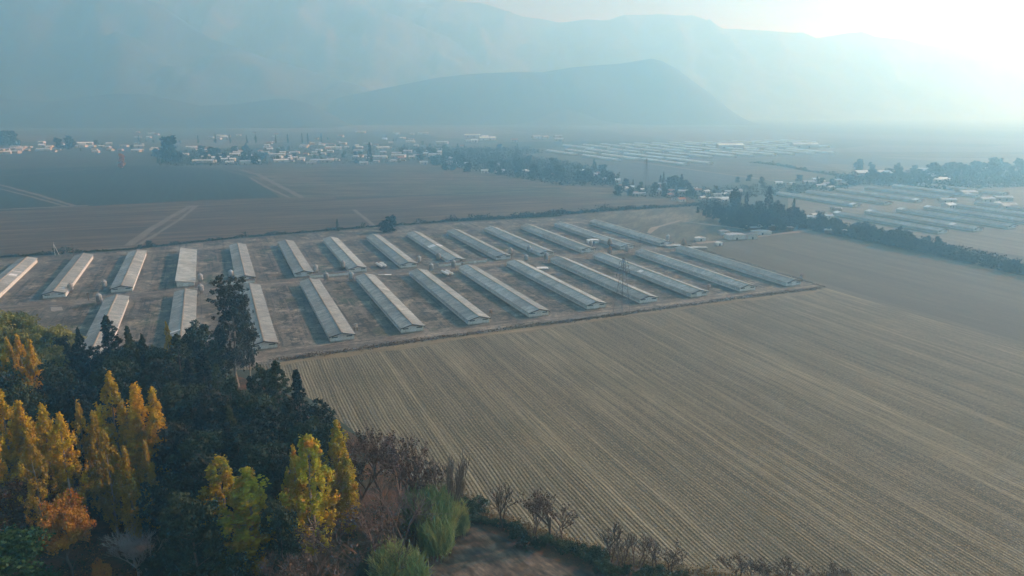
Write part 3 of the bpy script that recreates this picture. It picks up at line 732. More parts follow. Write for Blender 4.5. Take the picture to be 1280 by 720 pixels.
# bare trees: recursive branches
def mk_bare(kind, seed, h=10, spread=.55, mat='bark', lev=5, r0=.16, stems=1, upw=.35, name='bare_tree', thick=1.0, twigs=None):
    random.seed(seed); b = B(); tips = []; b2 = B()
    def grow(p, d, l, r, n):
        q = p+d*l; (b if n > lev-2 else b2).tube(p, q, r, r*.68, 5 if n > lev-2 else 3, 0, False)
        if n == 0: tips.append(q); return
        for _ in range(3 if n > 1 else 2):
            nd = (d+Vector((random.gauss(0,spread), random.gauss(0,spread), random.gauss(upw*.5,spread*.6)))).normalized()
            grow(p.lerp(q, random.uniform(.55,1)), nd, l*random.uniform(.62,.86), max(.018*thick, r*.58), n-1)
    for s in range(stems):
        o = Vector((random.gauss(0,.25*(stems > 1)), random.gauss(0,.25*(stems > 1)), 0))
        grow(o, Vector((random.gauss(0,.12*stems**.5), random.gauss(0,.12*stems**.5), 1)).normalized(), h*.30, r0, lev)
    zs = max(v[2] for v in b2.v); model(kind, zs, b2.me('twigs', mat), b.me('trunk', mat), name)
mk_bare('bare', 71, 11, .42, 'bark', 5, .17); mk_bare('bare', 72, 10, .5, 'barkred', 5, .15, 2); mk_bare('bare', 73, 12, .36, 'bark', 5, .17, 2)
mk_bare('bonetree', 74, 9, .42, 'bone', 6, .15, 3, .55, thick=1.0)
mk_bare('dead', 75, 12, .13, 'bark', 4, .13, 6, .9, thick=1.6)
for s in (76,77): mk_bare('sapling', s, 6, .42, 'barkred', 4, .09, 3, .4, thick=1.5)
# reddish bare trees that keep a few leaves
for s in (81,82,83):
    random.seed(s); mk_bare('_t', s, 9, .45, 'barkred', 4, .14, 2)
    h, tw, tr, nm = MODELS['_t'].pop()
    co = np.array([v.co[:] for v in tw.vertices]); pick = co[RS.randint(0, len(co), 90)]
    V, Fq = clusters(pick, np.full((90,3), .4), 9, .20, shell=0)
    n0 = len(co); polys = np.array([p.vertices[:] for p in tw.polygons])
    me = mesh_np('crown', np.concatenate([co, V]), [(polys, 0), (Fq+n0, 1)], ['barkred','dull'])
    model('redbare', h, me, tr, 'bare_tree')
# shrubs and cane
mk_broad('shrub', 'shrub', 91, 3.0, 2.1, .0, 34, 70, .26, .8, name='shrub'); mk_broad('shrub', 'shrub', 92, 2.6, 2.4, .0, 34, 70, .26, .8, name='shrub')
mk_broad('shrub', 'shrub', 93, 2.2, 1.8, .0, 30, 60, .24, .7, name='shrub')
def mk_cane(seed, mat='cane', h=6.5, n=420, w=2.6):
    random.seed(seed); V = []; Fq = []; b = B()
    for i in range(n):
        a = random.uniform(0,6.28); r = w*math.sqrt(random.random()); x, y = r*math.cos(a), r*math.sin(a); hh = h*random.uniform(.3,1.05)**.8*(1-.2*r/w)
        lean = Vector((x*.18+random.gauss(0,.3), y*.18+random.gauss(0,.3), hh)); base = Vector((x,y,0)); tip = base+lean
        if i % 4 == 0: b.tube(base, tip, .035, .02, 3, 0, False)
        for j in range(7):
            p = base.lerp(tip, random.uniform(.3,1)); d = Vector((random.gauss(0,1), random.gauss(0,1), random.uniform(1.0,3.2))).normalized()*random.uniform(1.0,1.9)
            s = d.cross(Vector((random.random(),random.random(),0))).normalized()*.07; k = len(V)
            V += [p-s, p+s, p+d*.6+s*.9, p+d]; Fq.append((k,k+1,k+2,k+3))
    model('cane', h, mesh_np('crown', V, [(np.array(Fq), 0)], [mat]), b.me('stem', mat), 'cane_clump')
mk_cane(101, w=3.0); mk_cane(102, h=5.5, w=2.6)
# simpler models for the distance
for s in (111,112,113,114): mk_broad('far', 'fartree', s, 12, 4.8, .02, 46, 34, 1.15, 1.8, name='distant_tree', shell=.3)
for s in (115,116): mk_pine('farpine', 'fartree', s, 20, 3.2, 46, 30, 1.1)
for s in (117,118): mk_pine('farpop', 'fartree', s, 20, 1.9, 46, 26, 1.0)
mk_broad('farcopper', 'amber', 119, 12, 3.2, .05, 34, 34, 1.1, 1.7, name='distant_tree')
for s in (121,122): mk_broad('midtree', 'pine', s, 22, 7.0, .02, 120, 50, .9, 2.1)
for s in (123,124): mk_pine('midpine', 'pine', s, 28, 5.0, 110, 45, .9)

cnt = {}
CATS = {'cane_clump':'cane', 'shrub':'shrub'}
def plant(kind, x, y, h, label, group=None, var=None, wide=1.0, world=None, parts=True):
    ms = MODELS[kind]; i = cnt.get(kind, 0) if var is None else var; cnt[kind] = cnt.get(kind, 0)+1
    h0, cr, tr, name = ms[i % len(ms)]; X, Y = world or G(x, y); s = h/h0
    t = link(name, None, None, (X, Y, 0), random.uniform(0, 6.283)); sw = s*wide*random.uniform(.94,1.06); t.scale = (sw, sw*random.uniform(.93,1.07), s)
    link('trunk' if name not in ('cane_clump',) else 'stem', tr, t); link(cr.name.split('.')[0], cr, t)
    tag(t, label, CATS.get(name, 'tree'), group); return t
def T(kind, x, top, base, label, group=None, wide=1.0, var=None):
    return plant(kind, x, base, height(x, base, top), label, group, var, wide)
random.seed(5)
# ---- golden poplars at the left
gg = 'golden poplars of the left stand'
def poprank(lst, kind, g):
    for x, top, base, lab, wd in lst: T(kind, x, top, base, lab, g, wd*{'gold':1.05,'lime':1.2}.get(kind, 1))
poprank([(6,530,672,'golden poplar cut by the left edge of the photo',1.0),
 (26,490,640,'tall golden poplar, second from the left edge',1.1),
 (47,503,644,'golden poplar directly right of the tall one near the left edge',.9),
 (77,508,655,'golden poplar with a narrow top, above the orange round tree',1.0),
 (97,522,668,'broad golden poplar above the right side of the orange round tree',1.1),
 (158,468,625,'tallest golden poplar of the left stand, in its middle',1.15),
 (187,482,625,'greenish golden poplar, right of the tallest one',1.1),
 (208,487,628,'rightmost golden poplar of the left stand, beside the dark trees',.9)], 'gold', gg)
poprank([(118,506,640,'amber poplar with thin crown left of the tallest golden poplar',.9),
 (136,516,650,'small amber poplar just left of the tallest golden poplar',.85),
 (148,540,668,'thin brownish poplar in front of the tallest golden poplar',.9),
 (172,560,680,'thin brownish poplar below the greenish golden poplar',.9),
 (60,545,690,'amber poplar between the golden poplars and the orange tree',.8),
 (196,552,668,'thin brownish poplar at the right foot of the left stand',.8)], 'amberpop', gg)
poprank([(28,426,540,'left of three golden treetops above the left poplar stand',.9),
 (42,420,540,'middle of three golden treetops above the left poplar stand',.9),
 (56,426,545,'right of three golden treetops above the left poplar stand',.85),
 (219,404,500,'small golden treetop in front of the near-row barns',.55)], 'gold', gg)
g2 = 'yellow-green poplars in the middle of the wood'
poprank([(287,573,700,'left yellow-green poplar of the front pair',1.35),
 (320,588,718,'right yellow-green poplar of the front pair, the bushier one',1.7),
 (376,560,690,'small orange-topped poplar left of the bright yellow poplar',.7),
 (395,547,700,'bright yellow poplar in the middle of the front wood',1.15),
 (428,528,655,'green-topped poplar right of the bright yellow poplar',1.05),
 (438,566,668,'low yellow-green poplar at the right end of its group',.9)], 'lime', g2)
# ---- willows and light trees upper left
for x, top, base, lab, wd in ((8,386,470,'olive green tree cut by left edge below the barns',1.0),(38,393,478,'pale green willow below the bare yard, upper left',1.1),
    (66,405,486,'pale green willow beside the three golden treetops',1.0),(-14,400,500,'olive green tree at the very left edge',1.2),(10,440,540,'green tree left of the three golden treetops',1.1),(70,440,520,'green willow right of the three golden treetops',.9)):
    T('willow', x, top, base, lab, 'pale green trees at the upper left of the wood', wd)
# ---- named dark trees
T('euc', 298, 349, 484, 'tallest tree of the wood, dark and ragged, before the near-row barns', None, 1.15, 0)
T('euc', 313, 372, 478, 'slimmer dark tree leaning on the tallest tree, right side', None, .7, 1)
T('euc', 283, 412, 492, 'ragged dark tree left of the tallest tree', None, .8, 1)
T('pine', 146, 395, 500, 'dark pine with pointed top before the leftmost near-row barn', None, 1.2, 0)
T('pine', 378, 462, 575, 'narrow dark pine at the edge of the stubble field', None, 1.0, 2)
T('dark', 405, 492, 590, 'dark bushy tree touching the stubble field, right of narrow pine', None, .9)
T('pine', 353, 452, 565, 'dark pine left of the narrow pine at field edge', None, 1.2, 1)
T('dark', 338, 452, 545, 'dark bushy tree under the right end of the tallest tree', None, .7)
gd = 'dark evergreen trees of the dense wood'
for x, top, base, kd, wd in ((88,415,500,'dark',.9),(106,430,520,'pine',1.2),(92,452,560,'dark',1),(122,428,515,'dark',1),(165,428,520,'dark',1),(182,420,505,'dark',.8),(199,432,520,'dark',.9),(232,418,520,'pine',1.3),
    (240,412,505,'dark',.8),(258,400,498,'dark',.9),(262,440,545,'pine',1.3),(215,440,555,'dark',1),(183,455,555,'pine',1.4),(145,452,570,'dark',1),(115,470,590,'dark',1),
    (240,470,590,'dark',1.1),(270,478,600,'dark',1),(298,470,580,'pine',1.4),(318,488,600,'dark',1),(342,500,625,'dark',1.1),(368,498,610,'pine',1.3),(388,520,630,'dark',1),
    (228,520,640,'dark',1),(252,540,660,'dark',1),(280,520,640,'dark',1.2),(308,530,650,'pine',1.3),(335,545,660,'dark',1.1),(360,560,670,'dark',.9),(410,530,630,'dark',.8),
    (225,585,700,'dark',1.0),(250,610,740,'dark',1.1),(20,460,570,'dark',1),(-20,470,580,'dark',1.2),(70,470,580,'dark',1),(225,480,600,'pine',1.3),(356,620,730,'dark',.8),(262,560,690,'dark',1),(52,478,600,'dark',.9),(300,495,610,'dark',1),(200,500,610,'pine',1.2)):
    T(kd, x, top, base, 'dark evergreen tree packed into the dense middle of the wood', gd, wd)
gp = 'dark pines rising above the dense wood'
for x, top, base, wd in ((110,410,500,.8),(172,408,512,.7),(208,470,575,.9),(246,448,555,.8),(280,455,560,.9),(322,470,580,.8),(262,505,615,.9),(298,510,625,.8),(340,515,630,.8),(236,540,650,.8),(322,565,672,.8),(372,520,625,.8),(190,418,520,.7),(225,440,550,.7)):
    T('pine', x, top, base, 'narrow dark pine whose pointed tip rises above the dense wood', gp, wd)
for x, top, base, lab, kd, wd in ((186,610,662,'round dark green bush in the clearing right of the orange tree','green',.9),
    (126,608,648,'small green bush above the clearing, right of the poplars','green',.6),(56,614,668,'dark green bush left of the orange round tree','green',.8),
    (22,668,752,'broad bright green tree in the bottom left corner','green',1.5),(236,656,712,'dark green tree right of the grey bare branches','green',1.2),
    (190,700,738,'small dark green bush below the grey bare branches','green',.8),(258,668,722,'dark green tree left of the front poplar pair','green',1.2),
    (296,694,742,'low dark tree under the front poplar pair','green',1.1),(248,600,648,'teal green bush left of the front poplar pair','green',.8),
    (352,700,742,'dark green bush at the bottom edge, right of the front pair','green',.6),(216,664,706,'dark green bush behind the grey bare branches','green',.9),
    (455,704,744,'low green bush at the bottom edge under brown bare trees','green',.5)):
    T(kd, x, top, base, lab, 'green bushes of the front wood', wd, 0 if 'bright' in lab else 1)
T('orange', 90, 626, 722, 'round orange tree at the bottom left', None, .85, 0)
T('orange', 20, 606, 682, 'rusty brown tree between left edge and orange tree', None, 1.1, 1)
T('orange', 60, 596, 668, 'rusty brown treetop just behind the orange round tree', None, .8, 1)
T('orange', 134, 700, 742, 'small amber tree at the right foot of the orange tree', None, .7, 0)
T('bonetree', 178, 656, 722, 'leafless grey-white tree with spreading branches in the clearing', None, 1.5)
# bare trees
gb = 'bare brown trees at the right side of the wood'
for x, top, base, kd, lab, wd in ((472,532,612,'redbare','leftmost dark bare tree rising before the stubble rows',1.1),(452,548,630,'redbare','dark bare tree right of the green-topped poplar',1.1),
    (497,540,618,'redbare','dark bare tree with reddish stem, middle of the bare group',1.0),(522,540,622,'redbare','slender bare tree right of the reddish-stemmed one',.9),
    (510,556,640,'redbare','low bare tree under the slender ones',1.1),(558,562,662,'dead','cluster of tall dead stems rising from the cane',.8),(571,590,650,'dead','short dead stems at the right edge of the cane',.5),
    (470,590,690,'bare','broad brown bare tree below the dark bare group',1.2),(496,600,705,'bare','broad brown bare tree left of the cane',1.1),
    (520,612,680,'bare','thin brown bare tree in front of the cane',1.1),
    (408,662,745,'bare','brown bare tree at the foot of the yellow poplar',1.2),(336,692,752,'bare','greyish bare tree at the bottom, under the front pair',1.1),(372,690,760,'bare','greyish bare tree at the bottom, right of front pair',1.1),
    (506,660,740,'bare','pale bare tree between the two cane clumps',1.0),(532,575,650,'redbare','thin bare tree above the cane',.8),
    (460,640,735,'redbare','reddish bare tree low in the brown thicket',1.3),(395,690,775,'redbare','reddish bare bush at the bottom edge',1.3)):
    T(kd, x, top, base, lab, gb, wd)
# cane
for x, top, base, lab, wd in ((545,618,672,'tall green cane clump under the dead stems',.85),(560,626,664,'green cane clump touching the ploughed corner',1.0),
    (546,648,694,'pale yellow-green cane clump, the brightest one',.8),(492,684,735,'low green cane clump at the bottom edge',.9),(536,610,660,'tall green cane clump at the back',1.0),(505,695,745,'small cane clump cut by the bottom edge',.9),(575,640,668,'small green cane clump at the start of the ditch',.7)):
    T('cane', x, top, base, lab, 'green cane clumps at the corner of the wood', wd)
# ditch shrubs and saplings
line = [Vector((*G(x, y), 0)) for x, y in ((572,632),(600,648),(650,672),(720,694),(780,716),(860,734))]
def along(line, s):
    tot = sum((b-a).length for a, b in zip(line, line[1:])); d = s*tot
    for a, b in zip(line, line[1:]):
        l = (b-a).length
        if d <= l: return a.lerp(b, d/l)
        d -= l
    return line[-1]
for i in range(34):
    q = along(line, (i+.5)/34)+Vector((random.gauss(0,1.2), random.gauss(0,1.2), 0))
    plant('shrub', 0, 0, random.uniform(1.6,3.2), 'low dark green shrub in the ditch below the stubble field', 'ditch shrubs', None, random.uniform(1,1.5), (q.x, q.y))
for x, top, base, lab, kd in ((686,612,676,'tallest reddish bare tree on the ditch bank','redbare'),(668,620,668,'reddish bare tree left of the tallest one on the ditch','redbare'),(701,628,674,'reddish bare sapling right of the tallest one on the ditch','redbare'),
    (628,608,660,'thin bare sapling at the upper end of the ditch','sapling'),(763,652,700,'thin bare sapling halfway down the ditch','sapling'),(798,668,706,'bare sapling right of the halfway one','sapling'),
    (820,674,710,'reddish bare sapling near the lower end of ditch','sapling'),(838,678,716,'dense bare sapling near the lower end of ditch','redbare'),(778,670,712,'small bare sapling leaning over the ditch','sapling')):
    T(kd, x, top, base, lab, 'bare saplings on the ditch bank', .9)
for i, (x, top) in enumerate(((922,694),(940,700),(960,702),(985,698),(1003,706),(1028,704),(1050,712))):
    T('redbare', x, top, top+34, 'reddish leafless bush poking in at the bottom edge, in the field', 'reddish bushes at the bottom edge of the field', 1.2)
b = B(); x, y = G(596,636); b.tube((0,0,0),(1.3,.2,5.2),.12,.06,7); b.tube((.8,.1,3.2),(1.9,.5,4.6),.05,.02,5)
tag(link('dead_stick', b.me('dead_stick', 'bark'), None, (x,y,0)), 'dark leaning dead trunk right of the dead stems', 'dead tree')
# dry verge: weeds along the yard edge and grass on the headland (nobody could count them)
def scatter_line(name, pts, n, wdt, hgt, size, mat, asp=1.6):
    ls = [Vector((*q, 0)) for q in pts]; c = []
    for i in range(n):
        q = along(ls, random.random()); k = .25+1.5*max(0, mn.noise(q*.07)+.15+mn.noise(q*.3)*.7)
        c.append((q.x+random.gauss(0,wdt), q.y+random.gauss(0,wdt), random.random()*hgt*k))
    P = np.array(c); V, Fq = quads(P, RS.normal(size=P.shape)*np.array([1,1,.35]), size, asp); V[:,2] = np.maximum(V[:,2], .02)
    o = link(name, mesh_np(name, V, [(Fq, 0)], [mat])); tag(o, kind='stuff'); return o
fl = [W(18,319.5), W(50,320.8), W(78.6,322.6), W(130,324.2), W(186,324.8), W(292,328.6), W(338,328.4)]
scatter_line('weeds', fl, 6000, 1.3, 1.2, .42, 'weed')
scatter_line('dry_grass', px((548,600),(600,640),(660,664),(740,690),(860,716),(930,728)), 9000, 1.6, .5, .32, 'straw')
scatter_line('yard_weeds', [W(343.5,330), W(344.5,400), W(346,475)], 1200, .7, .7, .4, 'weed')
def scatter_area(name, poly, n, hgt, size, mat, cut=.0):
    xs = [p[0] for p in poly]; ys = [p[1] for p in poly]; out = []
    while len(out) < n:
        x, y = random.uniform(min(xs), max(xs)), random.uniform(min(ys), max(ys)); ins = False; j = len(poly)-1
        for i in range(len(poly)):
            if (poly[i][1] > y) != (poly[j][1] > y) and x < (poly[j][0]-poly[i][0])*(y-poly[i][1])/(poly[j][1]-poly[i][1])+poly[i][0]: ins = not ins
            j = i
        if ins and mn.noise(Vector((x*.12, y*.12, 3))) > cut: out.append((x, y, random.random()**2*hgt))
    P = np.array(out); V, Fq = quads(P, RS.normal(size=P.shape)*np.array([.8,.8,1]), size, 1.0); V[:,2] = np.maximum(V[:,2], .02)
    o = link(name, mesh_np(name, V, [(Fq, 0)], [mat])); tag(o, kind='stuff'); return o
WP = px((-150,470),(0,470),(200,480),(330,490),(470,565),(545,630),(505,720),(-150,720))
scatter_area('fallen_leaves', WP, 26000, .15, .35, 'amber', .05)
scatter_area('undergrowth', WP, 30000, 1.6, .45, 'pine2', .02)
scatter_area('brambles', px((400,600),(470,570),(545,630),(520,700),(500,760),(380,760)), 4000, 1.3, .35, 'dull', .1)
# ---- far woods that read as one mass
def mass(name, poly, n, hgt, size, cut, mat='fartree'):
    return scatter_area(name, poly, n, hgt, size, mat, cut)
mass('far_wood', px((545,196),(640,194),(720,206),(775,220),(770,233),(700,232),(600,215),(540,205)), 16000, 7, 2.0, -.15)
mass('far_wood', px((490,186),(660,186),(680,192),(560,197)), 6000, 7, 2.4, -.05)
mass('far_wood', px((190,190),(335,186),(335,206),(200,208)), 7000, 5, 1.8, .05)
mass('far_wood', px((335,184),(560,180),(560,204),(335,206)), 7000, 4, 1.6, .12)
mass('far_wood', px((1040,222),(1180,216),(1300,218),(1320,232),(1180,238),(1060,230)), 12000, 8, 2.2, -.05)
mass('far_wood', px((780,234),(870,236),(960,232),(1060,232),(1060,238),(900,250),(790,246)), 8000, 4, 1.5, .1)
mass('far_wood', px((870,262),(930,274),(1000,286),(1002,278),(960,268),(885,252)), 9000, 7, 1.1, -.3, 'pine')
mass('far_wood', px((1002,286),(1060,297),(1150,315),(1240,336),(1330,357),(1330,345),(1240,323),(1150,302),(1060,285),(1010,276)), 15000, 5, 1.2, -.25, 'pine')
# ---- hedges and distant trees
def hedge(name, pts, n, wdt, hgt, size, mat, lab):
    o = scatter_line(name, pts, n, wdt, hgt, size, mat, 1.0); del o['kind']; tag(o, lab, 'hedge')
hedge('hedge', px((-60,325),(0,322),(160,312),(300,297),(450,285),(560,277),(700,270)), 9000, 1.3, 2.8, 1.0, 'farhedge', 'long thin dark hedge behind the far row of barns')
hedge('hedge', px((560,276),(630,273),(700,268),(750,264),(800,261),(880,256)), 6500, 3.0, 4.5, 1.2, 'farhedge', 'thicker hedge running right from the far row to the tree clump')
hedge('hedge', px((1085,226),(1060,222),(1010,214),(980,208),(940,203)), 2500, 3, 4, 2.0, 'farhedge', 'faint hedge line in the misty fields at the upper right')
T('farpine', 422, 274, 291, 'small dark pine behind the far row, above the seventh barn', None, .9)
T('far', 487, 270, 290, 'round dark tree at the foot of the short pale lane', None, 1.3)
T('far', 480, 276, 290, 'smaller round tree left of the round dark tree', None, .9)
T('far', 186, 300, 307, 'low bush beside the broad lane at the hedge', None, 1.3)
T('farcopper', 154, 190, 210, 'copper-coloured tree standing alone before the village houses', None, .8)
T('farpine', 463, 178, 205, 'tall dark conifer standing above the middle of the village', None, 1.1)
for x, top, base, lab in ((214,172,203,'tall dark tree left of the village centre'),(75,172,187,'dark round tree among the leftmost houses'),(88,170,187,'second dark round tree among the leftmost houses'),
    (4,162,182,'dark tree at the left edge before the hills'),(18,164,182,'dark tree beside the one at the left edge')):
    T('far', x, top, base, lab, 'single dark trees of the village', 1.0)
for i, x in enumerate((248,270,288,309,320,345,360,378,385,402,174)):
    T('farpop', x, 166+random.random()*3, 180, 'slim tree in the spaced row behind the village', 'spaced row of slim trees behind the village', 1.0)
def zone(kind, n, x0, x1, y0, y1, h0, h1, lab, g, wide=1.3, skew=0):
    for _ in range(n):
        u = random.random(); x = x0+(x1-x0)*u; y = y0+(y1-y0)*random.random()+skew*u
        plant(kind if isinstance(kind, str) else random.choice(kind), x, y, random.uniform(h0, h1), lab, g, random.randrange(4), wide*random.uniform(.8,1.2))
FK = ['far','far','far','farpine']
zone(FK, 14, 40, 190, 180, 190, 6, 11, 'low tree between the houses of the left street', 'trees of the left street')
zone(FK, 34, 195, 330, 190, 206, 9, 20, 'dark tree among the houses on the left side of the village', 'trees of the left village')
zone(FK, 20, 330, 470, 185, 206, 6, 12, 'low tree between pale houses in the middle of the village', 'trees of the middle village', 1.2)
zone(FK, 16, 160, 560, 172, 184, 6, 12, 'small faint tree on the far side of the village', 'trees on the far side of the village', 1.3)
zone(FK, 60, 540, 770, 192, 212, 9, 20, 'tree of the misty grove right of the village', 'misty grove right of the village', 1.4, 22)
zone(FK, 30, 500, 660, 186, 200, 8, 15, 'faint tree behind the misty grove', 'faint trees behind the misty grove', 1.4)
zone(FK, 26, 770, 870, 232, 246, 6, 12, 'small tree between the grove and the tall tree clump', 'small trees before the tall tree clump', 1.2)
zone(FK, 14, 920, 1060, 226, 236, 6, 11, 'small tree by white roofs behind the tall tree clump', 'small trees behind the tall tree clump', 1.4)
zone(FK, 36, 1060, 1170, 218, 232, 7, 14, 'misty tree above the right-hand barns', 'misty trees above the right-hand barns', 1.5)
zone(FK, 36, 1165, 1300, 214, 232, 10, 20, 'tree of the pale wood at the right edge, deep in mist', 'pale wood at the right edge', 1.6, -4)
zone(FK, 12, 1060, 1160, 206, 212, 8, 14, 'faint tree in a line far up the right side', 'faint tree line on the right', 1.2, 8)
zone(FK, 7, 825, 850, 228, 240, 9, 16, 'tree beside the lone conifer near scattered white roofs', 'trees near the lone conifer', 1.2)
T('farpine', 851, 218, 238, 'lone pointed conifer near the scattered white roofs', None, 1.3)
# tall clump
for x, top, base, kd, lab, wd in ((958,233,284,'midpine','tallest pointed conifer of the clump beyond the barns',1.2),(931,240,280,'midpine','slim conifer left of the tallest one in the clump',.8),(918,234,274,'midtree','rounded tall tree left of the slim conifer',.7),
    (990,248,282,'midpine','small pointed conifer at the right end of the clump',.8)): T(kd, x, top, base, lab, 'named trees of the tall clump', wd)
for x, top, base in ((895,252,275),(905,258,278),(915,256,281),(925,258,283),(938,254,284),(948,250,285),(966,250,286),(972,254,287),(982,258,288),(992,258,286),(1000,262,286),(885,256,272),(940,262,288),(955,262,289),(975,262,290),(912,262,283),(928,264,287),(903,266,281),(880,262,270),(872,258,266)):
    T('midtree', x, top, base, 'dark tree in the dense clump beyond the rightmost barns', 'dense clump beyond the rightmost barns', .95)
hl = [Vector((*G(x, y), 0)) for x, y in ((1004,286),(1030,290),(1060,296),(1100,303),(1150,314),(1200,326),(1240,335),(1290,346),(1330,356))]
for i in range(46):
    q = along(hl, (i+.5)/46); x = i/46
    plant('midtree', 0, 0, random.uniform(6,9)+(5 if x < .62 else 0)*random.random(), 'dark tree of the belt between the stubble and the right-hand barns', 'tree belt before the right-hand barns', None, random.uniform(1.1,1.5), (q.x+random.gauss(0,2), q.y+5+random.gauss(0,4)))
for i in range(26):
    q = along(hl, .02+i/26*.55)
    plant('midtree', 0, 0, random.uniform(8,14), 'dark tree of the belt between the stubble and the right-hand barns', 'tree belt before the right-hand barns', None, random.uniform(.9,1.3), (q.x+6+random.gauss(0,5), q.y+16+random.gauss(0,6)))

# ================================================================== RIGHT-HAND AND FAR BARNS
g3 = 'right-hand barns beyond the tree belt'
n3 = 0
for i, (p, a) in enumerate(((583,436),(622,432),(664,430),(706,432),(748,434),(790,436))):
    o = place_barn(protoB, p, a, f'hazy dark-sided barn beyond the tree belt, {ORD[i]} of the near row', g3)
    if i in (0,1,2,3): patch(o, L-6, L, (1,-1))
    if i == 1: patch(o, 20, 25, (-1,))
for i, (p, a) in enumerate(((647,589),(694,589),(745,591),(797,593),(850,596),(900,598))):
    o = place_barn(protoB, p, a, f'hazy dark-sided barn beyond the tree belt, {ORD[i]} of the back row', g3)
    if i in (0,2): patch(o, 0, 6, (1,-1))
    if i == 4: patch(o, 10, 15, (1,-1))
# far pale-roofed complex: one simple model with wall and roof
fb = empty('greenhouse_barn'); b = B(); b.prism([(-6,0),(6,0),(6,2.8),(0,4.6),(-6,2.8)], 0, 150); link('wall', b.me('wall', 'wall'), fb)
for sg in (-1,1):
    b = B(); pr = [(0,4.9),(0,4.75),(sg*6.7,2.65),(sg*6.7,2.8)]; pr = pr[::-1] if sg > 0 else pr
    b.prism(pr, -1, 151); link('roof_slope', b.me('roof_slope', 'shedroof'), fb)
n = 0
for row, (a, ks, p0) in enumerate(((1440, range(-3,11), 905),(1262, range(-2,9), 850),(1622, range(-2,12), 985),(1118, range(0,2), 800))):
    for k in ks:
        o = fb if n == 0 else copy_tree(fb); n += 1
        x, y = W(p0+k*56+random.uniform(-3,3), a+random.uniform(-6,6)); o.location = (x, y, 0); o.rotation_euler.z = TH; o.scale = (1,random.uniform(.9,1.03),1)
        tag(o, f'long thin white-roofed shed in the misty {("second","third","farthest","nearest")[row]} rank of the distant complex', 'shed', f'distant white-roofed sheds, {("second","third","farthest","nearest")[row]} rank')

# ================================================================== VILLAGE
HM = []
for i, (w, d, h, rise, rm) in enumerate(((9,7,2.8,1.4,'hr_white'),(12,8,3,1.6,'hr_white'),(16,9,3.4,1.2,'hr_grey'),(10,8,2.8,1.8,'hr_red'),(26,11,4,1.5,'hr_white'),(8,7,2.7,1.2,'hr_dark'),(14,8,3,1.0,'hr_grey'))):
    b = B(); b.prism([(-d/2,0),(d/2,0),(d/2,h),(0,h+rise),(-d/2,h)], -w/2, w/2)
    wm = b.me('wall', 'hwall'); b = B()
    for sg in (-1,1):
        s = rise/(d/2); e = d/2+.5; pr = [(0,h+rise+.2),(0,h+rise+.03),(sg*e,h-s*.5+.03),(sg*e,h-s*.5+.2)]; pr = pr[::-1] if sg > 0 else pr
        b.prism(pr, -w/2-.4, w/2+.4)
    rf = b.me('roof', rm)
    b = B(); b.box(d/2+.005,d/2+.06,-w*.32,-w*.32+1.4,1,2.1); b.box(-d/2-.06,-d/2-.005,-w*.32,-w*.32+1.4,1,2.1); wi = b.me('window', 'dark')
    b = B(); b.box(d/2+.005,d/2+.06,w*.1,w*.1+1,.05,2.1); b.box(-d/2-.06,-d/2-.005,w*.1,w*.1+1,.05,2.1); dr = b.me('door', 'dark')
    HM.append((wm, rf, wi, dr))
def house(x, y, k, lab, g, s=1.0, rot=None, nm='house', cat='house'):
    t = link(nm, None, None, (*G(x, y), 0), random.choice((R(-90),R(-68),R(-98)))+random.uniform(-.15,.15) if rot is None else rot); t.scale = (s,s,s)
    for n_, me in zip(('wall','roof','window','door'), HM[k]): link(n_, me, t)
    tag(t, lab, cat, g)
def hz(n, x0, x1, y0, y1, lab, g, ks=(0,0,1,1,2,3,4,5,6), s=(1,1.4), skew=0):
    for _ in range(n):
        u = random.random(); house(x0+(x1-x0)*u, y0+(y1-y0)*random.random()+skew*u, random.choice(ks), lab, g, random.uniform(*s))
hz(20, 0, 40, 186, 193, 'small pale house at the left end of the village', 'houses at the left end', skew=-3)
hz(40, 48, 195, 178, 190, 'small pale house in the left half of the village street', 'houses of the left street', skew=2)
hz(34, 225, 330, 182, 206, 'small pale house between dark trees, left of the village centre', 'houses left of the centre')
hz(60, 330, 465, 178, 206, 'pale-roofed house in the dense middle of the village', 'houses of the dense middle')
hz(46, 440, 580, 176, 204, 'pale-roofed house on the right side of the village', 'houses of the right side', skew=2)
hz(26, 160, 560, 166, 175, 'faint far house behind the village', 'faint far houses', s=(1.2,1.7))
hz(12, 575, 700, 170, 178, 'faint far pale roof above the misty grove', 'far roofs above the grove', s=(1.5,2.2))
hz(16, 580, 770, 204, 216, 'house half hidden in the misty grove', 'houses in the grove', skew=14)
hz(14, 770, 840, 232, 246, 'small house among the trees left of the lone conifer', 'houses left of the lone conifer', ks=(0,2,3,5,6,1), s=(.7,.95))
hz(18, 840, 925, 234, 252, 'small pale-roofed house right of the lone conifer', 'houses right of the lone conifer', ks=(0,2,3,5,6), s=(.7,.95))
hz(12, 960, 1070, 226, 236, 'pale-roofed building behind the tall tree clump', 'buildings behind the clump', ks=(1,2,0,6), s=(.8,1.1))
hz(9, 1150, 1180, 214, 228, 'pale roof in the mist above the right-hand barns', 'pale roofs in the mist', ks=(1,4))
hz(8, 1170, 1270, 244, 262, 'small building between the right-hand barns', 'small buildings between right-hand barns', ks=(0,1,2))
hz(8, 1003, 1060, 262, 276, 'small building between the tree clump and the right-hand barns', 'small buildings by the clump', ks=(0,5,6), s=(.7,.9))
